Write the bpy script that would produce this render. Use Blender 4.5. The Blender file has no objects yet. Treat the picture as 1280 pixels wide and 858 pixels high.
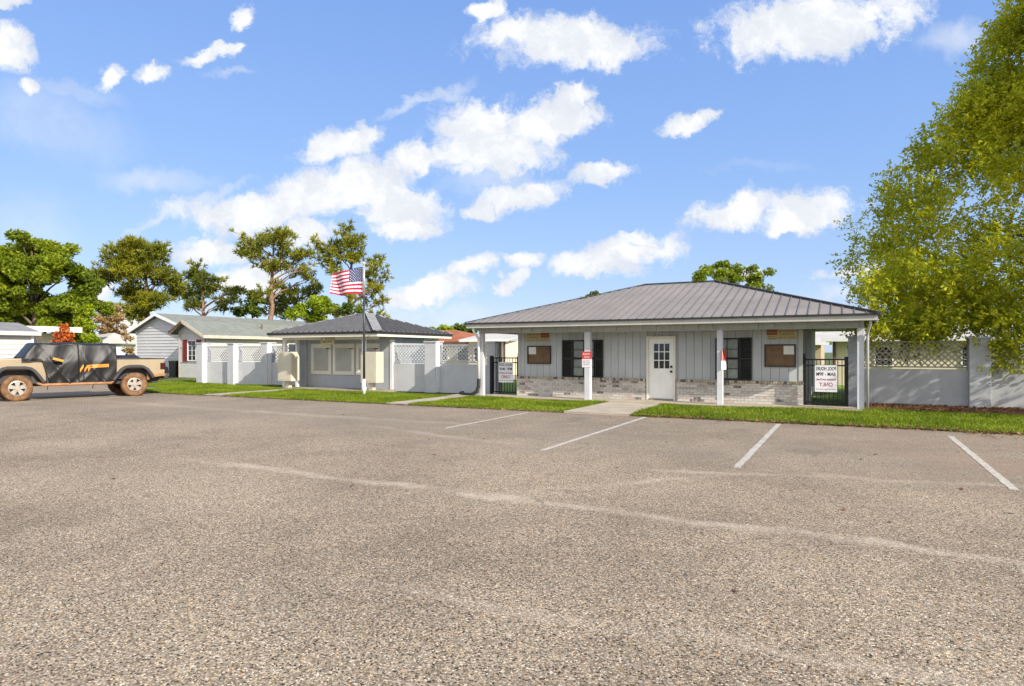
import bpy, math, random
import numpy as np
from mathutils import Vector, noise
random.seed(7); RNG = np.random.default_rng(7)
sc = bpy.context.scene
COL = sc.collection
R = math.radians
# ------------------------------------------------------------------ camera frame of reference (X along the facade, Y into the scene)
TH = math.atan(421 / 800.0); S_, C_ = math.sin(TH), math.cos(TH); F_ = 800.0; EYE = 1.6; HZ = 440.0
def at(px, py, d):
    t = (px - 640) / F_
    return Vector((d * (t * C_ - S_), d * (t * S_ + C_), EYE + (HZ - py) / F_ * d))

# ------------------------------------------------------------------ materials
def nmat(name):
    m = bpy.data.materials.new(name); m.use_nodes = True
    nt = m.node_tree; nt.nodes.clear()
    out = nt.nodes.new('ShaderNodeOutputMaterial')
    return m, nt, out
def nd(nt, typ, ins=None, **kw):
    n = nt.nodes.new(typ)
    for k, v in kw.items(): setattr(n, k, v)
    for k, v in (ins or {}).items():
        if isinstance(v, bpy.types.NodeSocket): nt.links.new(v, n.inputs[k])
        else: n.inputs[k].default_value = v
    return n
def c4(c): return (c[0], c[1], c[2], 1.0)
def mixc(nt, fac, a, b, mode='MIX'):
    n = nt.nodes.new('ShaderNodeMix'); n.data_type = 'RGBA'; n.blend_type = mode
    for i, v in ((0, fac), (6, a), (7, b)):
        if isinstance(v, bpy.types.NodeSocket): nt.links.new(v, n.inputs[i])
        elif i == 0: n.inputs[0].default_value = v
        else: n.inputs[i].default_value = c4(v)
    return n.outputs[2]
def mth(nt, op, a, b=None, c=None, clamp=False):
    n = nt.nodes.new('ShaderNodeMath'); n.operation = op; n.use_clamp = clamp
    for i, v in enumerate((a, b, c)):
        if v is None: continue
        if isinstance(v, bpy.types.NodeSocket): nt.links.new(v, n.inputs[i])
        else: n.inputs[i].default_value = v
    return n.outputs[0]
def mrange(nt, v, a, b, c=0.0, d=1.0, smooth=True):
    n = nt.nodes.new('ShaderNodeMapRange')
    if smooth: n.interpolation_type = 'SMOOTHSTEP'
    for i, x in enumerate((v, a, b, c, d)):
        if isinstance(x, bpy.types.NodeSocket): nt.links.new(x, n.inputs[i])
        else: n.inputs[i].default_value = x
    return n.outputs[0]
def noi(nt, vec, scale, detail=4, rough=.55):
    n = nd(nt, 'ShaderNodeTexNoise', {'Vector': vec, 'Scale': scale, 'Detail': detail, 'Roughness': rough})
    return n.outputs['Fac']
def coords(nt): return nd(nt, 'ShaderNodeNewGeometry').outputs['Position']

def simple(name, col, rough=.6, metal=0.0, var=.12, scale=3.0, bump=0.0, bscale=40.0, col2=None, dirt=None, streak=False, spec=.35):
    """worn paint / wood / metal: base colour with large and fine mottling, optional dirt stains and bump"""
    m, nt, out = nmat(name)
    p = coords(nt)
    f = noi(nt, p, scale, 5, .6); g = noi(nt, p, scale * 9, 3, .6)
    lo = tuple(max(0, x * (1 - var)) for x in col); hi = tuple(min(1, x * (1 + var)) for x in col)
    base = mixc(nt, mrange(nt, f, .3, .7), lo, col2 or hi)
    base = mixc(nt, mrange(nt, g, .35, .75, 0, .35), base, lo)
    if dirt:
        if streak:
            mp = nd(nt, 'ShaderNodeMapping', {'Vector': p, 'Scale': (5, 5, .5)}).outputs[0]
            h = noi(nt, mp, 1.5, 5, .65)
        else: h = noi(nt, p, scale * .8 + 1, 6, .7)
        base = mixc(nt, mrange(nt, h, .54, .78, 0, .55), base, dirt)
    b = nd(nt, 'ShaderNodeBsdfPrincipled', {'Base Color': base, 'Roughness': rough, 'Metallic': metal, 'Specular IOR Level': spec})
    if bump:
        bb = nd(nt, 'ShaderNodeBump', {'Height': noi(nt, p, bscale, 4, .6), 'Strength': bump, 'Distance': .01})
        nt.links.new(bb.outputs[0], b.inputs['Normal'])
    nt.links.new(b.outputs[0], out.inputs[0])
    return m
def island(name, cols, rough=.85, bump=.3, mott=.5):
    """each separate piece (brick, board, chip) gets its own colour"""
    m, nt, out = nmat(name)
    g = nd(nt, 'ShaderNodeNewGeometry')
    r = nt.nodes.new('ShaderNodeValToRGB'); r.color_ramp.interpolation = 'CONSTANT'
    e = r.color_ramp.elements
    for i, (pos, c) in enumerate(cols):
        el = e[i] if i < 2 else e.new(pos)
        el.position = pos; el.color = c4(c)
    nt.links.new(g.outputs['Random Per Island'], r.inputs[0])
    f = noi(nt, g.outputs['Position'], 14, 5, .7)
    base = mixc(nt, mrange(nt, f, .35, .7, 0, mott), r.outputs[0], (.58, .56, .52))
    f2 = noi(nt, g.outputs['Position'], 30, 4, .7)
    base = mixc(nt, mrange(nt, f2, .55, .75, 0, .5), base, (.2, .185, .17))
    b = nd(nt, 'ShaderNodeBsdfPrincipled', {'Base Color': base, 'Roughness': rough})
    bb = nd(nt, 'ShaderNodeBump', {'Height': f2, 'Strength': bump, 'Distance': .01})
    nt.links.new(bb.outputs[0], b.inputs['Normal']); nt.links.new(b.outputs[0], out.inputs[0])
    return m
def leafmat(name, cols, trans=.4, nscale=.6, alt=None):
    m, nt, out = nmat(name)
    g = nd(nt, 'ShaderNodeNewGeometry')
    r = nt.nodes.new('ShaderNodeValToRGB'); e = r.color_ramp.elements
    for i, (pos, c) in enumerate(cols):
        el = e[i] if i < 2 else e.new(pos)
        el.position = pos; el.color = c4(c)
    f = noi(nt, g.outputs['Position'], nscale, 3, .6)
    k = mth(nt, 'ADD', mth(nt, 'MULTIPLY', g.outputs['Random Per Island'], .5), mth(nt, 'MULTIPLY', mrange(nt, f, .32, .68), .5))
    nt.links.new(k, r.inputs[0])
    colr = r.outputs[0]
    d = nd(nt, 'ShaderNodeBsdfPrincipled', {'Base Color': colr, 'Roughness': .5, 'Specular IOR Level': .25})
    t = nd(nt, 'ShaderNodeBsdfTranslucent', {'Color': mixc(nt, .5, colr, alt or (.22, .26, .02))})
    mx = nd(nt, 'ShaderNodeMixShader', {0: trans, 1: d.outputs[0], 2: t.outputs[0]})
    nt.links.new(mx.outputs[0], out.inputs[0])
    return m
def glassmat(name, tint=(.03, .035, .04), rough=.06):
    m, nt, out = nmat(name)
    p = coords(nt)
    base = mixc(nt, noi(nt, p, 2.0, 2), tint, tuple(x * 1.8 for x in tint))
    b = nd(nt, 'ShaderNodeBsdfPrincipled', {'Base Color': base, 'Roughness': rough, 'Specular IOR Level': .7})
    nt.links.new(b.outputs[0], out.inputs[0]); return m

M = {}
M['siding'] = simple('blue_grey_siding', (.45, .465, .468), .7, var=.07, scale=1.2, bump=.15, dirt=(.30, .31, .30), streak=True)
def courses(m, amt=.16, hgt=.203):
    nt = m.node_tree; bs = [n for n in nt.nodes if n.type == 'BSDF_PRINCIPLED'][0]
    src = bs.inputs['Base Color'].links[0].from_socket; p = coords(nt)
    z = nd(nt, 'ShaderNodeSeparateXYZ', {0: p}).outputs[2]
    f = mth(nt, 'FRACT', mth(nt, 'DIVIDE', mth(nt, 'ADD', z, mth(nt, 'MULTIPLY', noi(nt, p, 3, 2, .5), .02)), hgt))
    k = mth(nt, 'MULTIPLY', mrange(nt, f, 0, .07, 1, 0), mrange(nt, noi(nt, p, 1.4, 4, .6), .36, .66))
    src = mixc(nt, mth(nt, 'MULTIPLY', k, amt * 2.2), src, (.25, .255, .26))
    st = mrange(nt, noi(nt, nd(nt, 'ShaderNodeMapping', {'Vector': p, 'Scale': (3.2, 3.2, .45)}).outputs[0], 1.6, 6, .7), .56, .8)
    src = mixc(nt, mth(nt, 'MULTIPLY', st, .45), src, (.24, .24, .22))
    nt.links.new(src, bs.inputs['Base Color'])
M['trimgrey'] = simple('grey_trim_paint', (.42, .425, .395), .6, var=.08, dirt=(.28, .27, .22), streak=True)
M['post'] = simple('pale_post_paint', (.56, .565, .585), .6, var=.06, dirt=(.5, .49, .45), streak=True)
M['darkpost'] = simple('grey_post_paint_pillar_shade', (.34, .36, .39), .6, var=.08, dirt=(.25, .25, .25))
M['fascia'] = simple('offwhite_fascia', (.44, .43, .39), .6, var=.06, dirt=(.33, .31, .25), streak=True)
M['cream'] = simple('cream_trim', (.70, .67, .575), .6, var=.05, dirt=(.5, .45, .33))
M['roof'] = simple('grey_metal_roof', (.235, .212, .195), .62, .0, var=.12, scale=.6, dirt=(.17, .16, .15), streak=False)
M['mailroof'] = simple('dark_grey_metal_roof', (.235, .235, .24), .42, .3, var=.1, scale=.8)
M['seam_shade'] = simple('shaded_roof_seam', (.10, .10, .105), .5)
M['seam_shade_warm'] = simple('shaded_grey_roof_seam', (.165, .152, .143), .5)
M['roofedge'] = simple('black_drip_edge', (.03, .028, .03), .5)
M['flash'] = simple('pale_flashing', (.25, .25, .245), .8, 0)
M['door'] = simple('white_door_paint', (.82, .81, .77), .45, var=.03, dirt=(.66, .64, .58))
M['black'] = simple('black_metal', (.012, .012, .013), .4, .3, var=.2)
M['shutter'] = simple('charcoal_shutter', (.028, .027, .026), .5, var=.25)
M['glass'] = glassmat('dim_glass', (.06, .068, .06))
M['mailpane'] = simple('grey_mail_panel', (.43, .43, .39), .5, var=.1)
M['blindglass'] = simple('pale_blinds_behind_glass', (.22, .24, .21), .25, var=.2, scale=4, spec=.6)
M['darkglass'] = glassmat('dark_glass', (.015, .017, .02))
M['mailwall'] = simple('blue_grey_stucco', (.385, .41, .445), .85, var=.07, scale=1.3, bump=.4, bscale=60, dirt=(.29, .30, .31), streak=True)
M['stucco_shaded'] = simple('shaded_grey_stucco', (.375, .38, .385), .85, var=.1, scale=1.1, bump=.4, bscale=60, dirt=(.26, .26, .25), streak=True)  # darker stucco copy: shade of the right wall put into its colour
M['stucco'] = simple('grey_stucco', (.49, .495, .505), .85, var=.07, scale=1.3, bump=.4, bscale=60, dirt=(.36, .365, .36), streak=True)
M['lattice'] = simple('pale_lattice', (.42, .43, .44), .65, var=.1, dirt=(.36, .37, .33))
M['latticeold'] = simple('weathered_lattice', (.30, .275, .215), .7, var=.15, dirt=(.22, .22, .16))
M['mortar'] = simple('mortar', (.44, .42, .39), .9, var=.15, scale=6, bump=.3)
M['brick'] = island('whitewashed_brick', [(0, (.50, .465, .41)), (.25, (.40, .36, .315)), (.42, (.56, .52, .46)), (.62, (.31, .27, .235)), (.70, (.52, .47, .42)), (.88, (.08, .068, .06)), (.93, (.42, .33, .28))], mott=.6)
M['capbrick'] = island('brown_cap_brick', [(0, (.34, .27, .18)), (.3, (.42, .35, .24)), (.55, (.28, .21, .14)), (.75, (.48, .40, .28)), (.88, (.08, .06, .045))], mott=.25)
M['conc'] = simple('concrete', (.385, .33, .26), .9, var=.16, scale=1.6, bump=.4, bscale=50, dirt=(.28, .24, .19))
M['concdark'] = simple('stained_concrete', (.27, .23, .185), .9, var=.2, scale=1.6, bump=.4, bscale=50, dirt=(.16, .135, .11))
M['cork'] = simple('brown_pinboard', (.17, .105, .06), .85, var=.16, scale=4, dirt=(.11, .066, .038))
M['frame_brown'] = simple('dark_brown_frame', (.04, .032, .026), .5)
M['paper'] = simple('paper', (.70, .69, .64), .8, var=.03)
M['tansign'] = simple('faded_tan_sign', (.46, .38, .21), .7, var=.08, scale=5)
M['redsign'] = simple('red_sign', (.55, .06, .045), .5, var=.1)
M['redfade'] = simple('faded_red_sign', (.26, .08, .04), .6, var=.15)
M['ink'] = simple('black_ink', (.02, .02, .025), .6)
M['brownink'] = simple('brown_ink', (.11, .07, .03), .6)
M['redink'] = simple('red_ink', (.32, .02, .035), .6)
M['signwhite'] = simple('white_sign', (.76, .75, .78), .5, var=.03)
M['beige'] = simple('beige_mailbox_steel', (.54, .495, .39), .5, var=.04, dirt=(.48, .42, .3))
M['whitepaint'] = simple('white_paint', (.78, .78, .77), .5, var=.05)
M['polemetal'] = simple('dark_grey_pole', (.055, .06, .065), .4, .4)
M['polelight'] = simple('silver_pole', (.5, .5, .5), .4, .5)
M['flagred'] = simple('red_cloth', (.55, .012, .05), .8, var=.06)
M['flagwhite'] = simple('white_cloth', (.80, .78, .80), .8, var=.03)
M['flagblue'] = simple('navy_cloth', (.03, .05, .15), .8, var=.06)
M['tan'] = simple('sand_car_paint', (.34, .27, .175), .35, var=.06, scale=2, dirt=(.26, .16, .085), spec=.5)
M['mud'] = simple('mud_caked_rubber', (.19, .10, .048), .9, var=.4, scale=7, bump=.6, bscale=40, dirt=(.06, .042, .032))
M['flare'] = simple('dark_plastic_flare', (.045, .043, .045), .6, var=.2, dirt=(.12, .08, .05))
M['rim'] = simple('silver_rim', (.45, .40, .34), .4, .5, var=.15, scale=9, dirt=(.34, .17, .07))
M['cover'] = simple('black_cover_fabric', (.013, .0125, .0125), .45, var=.25, scale=3, dirt=(.035, .031, .028), spec=.35)
M['orange'] = simple('orange_stripe', (.72, .27, .04), .6, var=.1)
M['muddyrail'] = simple('orange_mud_rail', (.36, .18, .08), .75, var=.25, scale=4, dirt=(.25, .12, .06))
M['taillight'] = simple('dark_red_lens', (.05, .008, .008), .25)
M['lens'] = simple('amber_lens', (.6, .18, .05), .3)
M['vinyl'] = simple('grey_vinyl_siding', (.52, .52, .53), .6, var=.05, scale=1, dirt=(.42, .43, .44))
M['vinylwhite'] = simple('white_vinyl_siding', (.50, .49, .465), .6, var=.05, dirt=(.6, .58, .54))
M['shingle'] = simple('green_grey_shingle', (.19, .20, .175), .9, var=.14, scale=2.5, bump=.5, bscale=20)
M['greyshingle'] = simple('grey_shingle', (.20, .20, .20), .9, var=.15, scale=2.5, bump=.5, bscale=20)
M['whiteroof'] = simple('white_metal_roof', (.50, .47, .43), .6, var=.08, scale=1, dirt=(.45, .40, .33))
M['redroof'] = simple('rust_red_roof', (.32, .11, .045), .8, var=.2, scale=1.2, bump=.3)
M['creamwall'] = simple('cream_house_wall', (.66, .58, .43), .75, var=.05, dirt=(.55, .47, .33))
M['tanwall'] = simple('tan_house_wall', (.42, .33, .22), .75, var=.07)
M['bluewall'] = simple('pale_blue_wall', (.52, .58, .64), .7, var=.05)
M['found'] = simple('foundation_block', (.36, .32, .27), .9, var=.2, bump=.4)
M['redshut'] = simple('barn_red_shutter', (.26, .04, .025), .55, var=.15)
M['rust'] = simple('rusted_fascia', (.56, .48, .38), .7, var=.2, scale=5, dirt=(.2, .1, .04))
M['browntrim'] = simple('brown_trim', (.14, .08, .055), .6)
M['carpaint'] = simple('dark_car_paint', (.014, .014, .016), .4, var=.1, spec=.4)
M['pipe'] = simple('black_corrugated_plastic', (.012, .012, .014), .45, var=.2)
M['bark'] = simple('pine_bark', (.24, .145, .095), .9, var=.3, scale=5, bump=.6, bscale=12, dirt=(.11, .075, .055))
M['barkgrey'] = simple('grey_bark', (.15, .12, .09), .9, var=.3, scale=6, bump=.6, bscale=18)
M['leaf_oak'] = leafmat('yellow_green_leaves', [(0, (.055, .075, .010)), (.22, (.18, .22, .016)), (.48, (.38, .41, .024)), (.75, (.55, .55, .034)), (1, (.70, .65, .045))], .5, .55, (.82, .80, .03))
M['bark_dark'] = simple('dark_branch_bark', (.085, .062, .043), .9, var=.3, scale=6, bump=.6, bscale=18)
M['leaf_broad'] = leafmat('fresh_green_leaves', [(0, (.06, .09, .008)), (.5, (.19, .25, .016)), (1, (.36, .40, .028))], .42, .35, (.45, .52, .025))
M['leaf_bright'] = leafmat('bright_green_leaves', [(0, (.10, .15, .008)), (.5, (.25, .33, .012)), (1, (.40, .46, .025))], .42, .5, (.42, .50, .02))
M['leaf_dark'] = leafmat('dark_green_leaves', [(0, (.035, .055, .010)), (.5, (.085, .13, .018)), (1, (.16, .21, .03))], .3, .5, (.25, .3, .02))
M['needle'] = leafmat('pine_needles', [(0, (.05, .062, .010)), (.4, (.16, .175, .016)), (.75, (.30, .29, .022)), (1, (.42, .38, .03))], .34, .35, (.46, .44, .025))
M['needle_dark'] = leafmat('dark_pine_needles', [(0, (.045, .058, .012)), (.5, (.12, .145, .020)), (1, (.26, .26, .03))], .34, .35, (.34, .36, .03))
M['leaf_dead'] = leafmat('dry_brown_leaves', [(0, (.22, .14, .06)), (.5, (.42, .29, .13)), (1, (.62, .48, .28))], .35, .8, (.5, .34, .17))
M['leaf_orange'] = leafmat('orange_leaves', [(0, (.30, .05, .01)), (.5, (.50, .11, .02)), (1, (.65, .2, .03))], .3, .8, (.6, .15, .02))
M['grassblade'] = leafmat('grass_blades', [(0, (.06, .11, .006)), (.4, (.145, .205, .010)), (.75, (.225, .285, .014)), (1, (.33, .33, .04))], .35, .9, (.25, .34, .015))
M['litter'] = leafmat('fallen_leaves', [(0, (.07, .03, .015)), (.5, (.20, .095, .045)), (1, (.36, .22, .12))], .1, 1.5, (.3, .15, .06))

for q in ('stucco', 'stucco_shaded', 'mailwall'): courses(M[q])
# ------------------------------------------------------------------ mesh building
class MB:
    def __init__(s): s.v = []; s.f = []; s.m = []
    def quad(s, *p, mi=0):
        i = len(s.v); s.v += [tuple(q) for q in p]; s.f.append(tuple(range(i, i + len(p)))); s.m.append(mi); return s
    def box(s, x0, x1, y0, y1, z0, z1, mi=0):
        if x0 > x1: x0, x1 = x1, x0
        if y0 > y1: y0, y1 = y1, y0
        if z0 > z1: z0, z1 = z1, z0
        i = len(s.v)
        s.v += [(x0,y0,z0),(x1,y0,z0),(x1,y1,z0),(x0,y1,z0),(x0,y0,z1),(x1,y0,z1),(x1,y1,z1),(x0,y1,z1)]
        for q in ((0,3,2,1),(4,5,6,7),(0,1,5,4),(1,2,6,5),(2,3,7,6),(3,0,4,7)):
            s.f.append(tuple(i + k for k in q)); s.m.append(mi)
        return s
    def bar(s, a, b, w, h, up=(0, 0, 1), mi=0):
        """box beam from a to b; w across, h along up"""
        a, b = Vector(a), Vector(b); d = (b - a).normalized(); up = Vector(up)
        sd = d.cross(up)
        if sd.length < 1e-5: sd = d.cross(Vector((1, 0, 0)))
        sd.normalize(); u = sd.cross(d).normalized()
        i = len(s.v)
        for q in (a, b):
            for sx, sy in ((-1,-1),(1,-1),(1,1),(-1,1)): s.v.append(tuple(q + sd * (sx * w / 2) + u * (sy * h / 2)))
        for q in ((3,2,1,0),(4,5,6,7),(0,1,5,4),(1,2,6,5),(2,3,7,6),(3,0,4,7)):
            s.f.append(tuple(i + k for k in q)); s.m.append(mi)
        return s
    def tube(s, pts, rad, n=8, mi=0, cap=True):
        pts = [Vector(p) for p in pts]
        if not hasattr(rad, '__len__'): rad = [rad] * len(pts)
        i0 = len(s.v); ref = Vector((.31, .22, .92))
        for k, p in enumerate(pts):
            d = (pts[min(k + 1, len(pts) - 1)] - pts[max(k - 1, 0)])
            d = d.normalized() if d.length > 1e-9 else Vector((0, 0, 1))
            a = d.cross(ref)
            if a.length < .05: a = d.cross(Vector((1, 0, 0)))
            a.normalize(); b = d.cross(a)
            for j in range(n):
                t = 2 * math.pi * j / n
                s.v.append(tuple(p + a * (rad[k] * math.cos(t)) + b * (rad[k] * math.sin(t))))
        for k in range(len(pts) - 1):
            for j in range(n):
                s.f.append((i0 + k*n + j, i0 + k*n + (j+1) % n, i0 + (k+1)*n + (j+1) % n, i0 + (k+1)*n + j)); s.m.append(mi)
        if cap:
            s.f.append(tuple(i0 + j for j in range(n))[::-1]); s.m.append(mi)
            s.f.append(tuple(i0 + (len(pts)-1)*n + j for j in range(n))); s.m.append(mi)
        return s
    def prism(s, poly, a0, a1, axis='y', mi=0):
        """2-D polygon extruded along an axis: axis y -> poly is (x,z); x -> (y,z); z -> (x,y)"""
        def P(q, a): return {'y': (q[0], a, q[1]), 'x': (a, q[0], q[1]), 'z': (q[0], q[1], a)}[axis]
        i = len(s.v); n = len(poly)
        s.v += [P(q, a0) for q in poly] + [P(q, a1) for q in poly]
        s.f.append(tuple(range(i, i + n))); s.m.append(mi)
        s.f.append(tuple(range(i + n, i + 2 * n))[::-1]); s.m.append(mi)
        for k in range(n):
            s.f.append((i + k, i + (k+1) % n, i + n + (k+1) % n, i + n + k)); s.m.append(mi)
        return s
    def lathe(s, prof, c, axis='y', n=28, mi=0):
        """profile (r, a) revolved about an axis through c"""
        i0 = len(s.v); c = Vector(c)
        for r, a in prof:
            for j in range(n):
                t = 2 * math.pi * j / n
                o = {'y': (r*math.cos(t), a, r*math.sin(t)), 'z': (r*math.cos(t), r*math.sin(t), a), 'x': (a, r*math.cos(t), r*math.sin(t))}[axis]
                s.v.append(tuple(c + Vector(o)))
        for k in range(len(prof) - 1):
            for j in range(n):
                s.f.append((i0 + k*n + j, i0 + k*n + (j+1) % n, i0 + (k+1)*n + (j+1) % n, i0 + (k+1)*n + j)); s.m.append(mi)
        return s
    def build(s, name, mats, parent=None, smooth=False, bevel=0, loc=None):
        """vertices are world coordinates (or the parent's, when the parent carries 'local')"""
        if not isinstance(mats, (list, tuple)): mats = [mats]
        me = bpy.data.meshes.new(name)
        off = Vector((0, 0, 0))
        if parent is not None:
            off = Vector(parent.get('_org', (0, 0, 0)))
        elif loc is not None: off = Vector(loc)
        me.from_pydata([(x - off.x, y - off.y, z - off.z) for x, y, z in s.v], [], s.f); me.update()
        for m in mats: me.materials.append(m)
        if len(mats) > 1: me.polygons.foreach_set('material_index', s.m)
        if smooth: me.polygons.foreach_set('use_smooth', [True] * len(me.polygons))
        import bmesh
        bm = bmesh.new(); bm.from_mesh(me); bmesh.ops.recalc_face_normals(bm, faces=bm.faces); bm.to_mesh(me); bm.free()
        o = bpy.data.objects.new(name, me); COL.objects.link(o)
        if parent is not None:
            o.parent = parent; o['_org'] = tuple(off)
        elif loc is not None: o.location = loc
        if parent is None: o['_org'] = tuple(off)
        if bevel:
            b = o.modifiers.new('bevel', 'BEVEL'); b.width = bevel; b.segments = 2; b.limit_method = 'ANGLE'; b.angle_limit = R(40)
        return o
def tag(o, label=None, cat=None, group=None, kind=None):
    if label: o['label'] = label
    if cat: o['category'] = cat
    if group: o['group'] = group
    if kind: o['kind'] = kind
    return o
def thing(name, label, cat, loc, rz=0, group=None, local=False):
    o = bpy.data.objects.new(name, None); COL.objects.link(o); o.location = loc; o.rotation_euler = (0, 0, rz)
    o.empty_display_size = .2
    o['_org'] = (0, 0, 0) if local else tuple(loc)
    return tag(o, label, cat, group)
def copy_tree(o, parent=None):
    c = o.copy(); COL.objects.link(c); c.parent = parent
    for ch in [x for x in bpy.data.objects if x.parent == o]: copy_tree(ch, c)
    return c
def arrmesh(name, V, Fq, mat, parent=None, nside=4):
    """mesh from numpy vertex array and constant-size faces"""
    off = np.array(parent['_org'] if parent is not None else (0, 0, 0), dtype=np.float32)
    me = bpy.data.meshes.new(name); V = (np.asarray(V, dtype=np.float32) - off)
    nf = len(V) // nside
    me.vertices.add(len(V)); me.vertices.foreach_set('co', V.ravel())
    me.loops.add(len(V)); me.loops.foreach_set('vertex_index', np.arange(len(V), dtype=np.int32))
    me.polygons.add(nf); me.polygons.foreach_set('loop_start', np.arange(0, len(V), nside, dtype=np.int32))
    me.polygons.foreach_set('loop_total', np.full(nf, nside, dtype=np.int32))
    me.materials.append(mat); me.update(calc_edges=True); me.validate()
    o = bpy.data.objects.new(name, me); COL.objects.link(o)
    if parent is not None: o.parent = parent; o['_org'] = tuple(float(x) for x in off)
    return o
def leaves(centers, L, W, upbias=.4, droop=0.0):
    n = len(centers)
    nrm = RNG.normal(size=(n, 3)); nrm[:, 2] += upbias * 2
    nrm /= np.linalg.norm(nrm, axis=1, keepdims=True)
    t = RNG.normal(size=(n, 3)); t[:, 2] -= droop
    t -= nrm * (t * nrm).sum(1, keepdims=True); t /= np.linalg.norm(t, axis=1, keepdims=True)
    b = np.cross(nrm, t)
    L = (np.asarray(L) * np.ones(n))[:, None]; W = (np.asarray(W) * np.ones(n))[:, None]
    q = np.stack([centers - t * L, centers + b * W - t * L * .1, centers + t * L, centers - b * W - t * L * .1], 1)
    return q.reshape(-1, 3)
def needles(centers, axis, L, W):
    """thin blades pointing along axis with scatter"""
    n = len(centers)
    d = axis + RNG.normal(size=(n, 3)) * .75; d /= np.linalg.norm(d, axis=1, keepdims=True)
    s = np.cross(d, RNG.normal(size=(n, 3))); s /= np.linalg.norm(s, axis=1, keepdims=True)
    L = (np.asarray(L) * np.ones(n))[:, None]; W = (np.asarray(W) * np.ones(n))[:, None]
    q = np.stack([centers - s * W, centers + s * W, centers + d * L + s * W * .5, centers + d * L - s * W * .5], 1)
    return q.reshape(-1, 3)
def text(body, w, h, cx, y, cz, mat, parent, mirror=False, name='lettering', ext=.002):
    cu = bpy.data.curves.new('t', 'FONT'); cu.body = body; cu.extrude = ext; cu.offset = .012
    o = bpy.data.objects.new('t', cu); COL.objects.link(o)
    dg = bpy.context.evaluated_depsgraph_get(); dg.update()
    me = bpy.data.meshes.new_from_object(o.evaluated_get(dg))
    bpy.data.objects.remove(o)
    co = np.empty(len(me.vertices) * 3, dtype=np.float32); me.vertices.foreach_get('co', co); co = co.reshape(-1, 3)
    mn, mx = co.min(0), co.max(0)
    x = (co[:, 0] - (mn[0] + mx[0]) / 2) / (mx[0] - mn[0]) * w * (-1 if mirror else 1)
    z = (co[:, 1] - (mn[1] + mx[1]) / 2) / (mx[1] - mn[1]) * h
    yy = co[:, 2] * -1
    off = parent['_org']
    out = np.stack([x + cx - off[0], yy + y - off[1], z + cz - off[2]], 1)
    me.vertices.foreach_set('co', out.astype(np.float32).ravel()); me.materials.clear(); me.materials.append(mat); me.update()
    ob = bpy.data.objects.new(name, me); COL.objects.link(ob); ob.parent = parent
    return ob
def scribble(mb, x0, x1, y, z, h, n, rnd, mi=0):
    """a row of worn, unreadable printed words: short strokes of letters"""
    x = x0
    while x < x1 - .01:
        wl = rnd.uniform(.03, .10); e = min(x + wl, x1)
        while x < e:
            lw = rnd.uniform(.006, .011); k = rnd.random()
            mb.box(x, x + lw * .45, y - .002, y, z - h/2, z + h/2 * (1 if k > .4 else .5), mi)
            if k > .3: mb.box(x + lw*.45, x + lw, y - .002, y, z + (h*.3 if k > .6 else -h*.1), z + (h*.5 if k > .6 else h*.1), mi)
            if k < .6: mb.box(x + lw*.45, x + lw, y - .002, y, z - h/2, z - h*.3, mi)
            x += lw * 1.35
        x += rnd.uniform(.012, .022)

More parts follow.
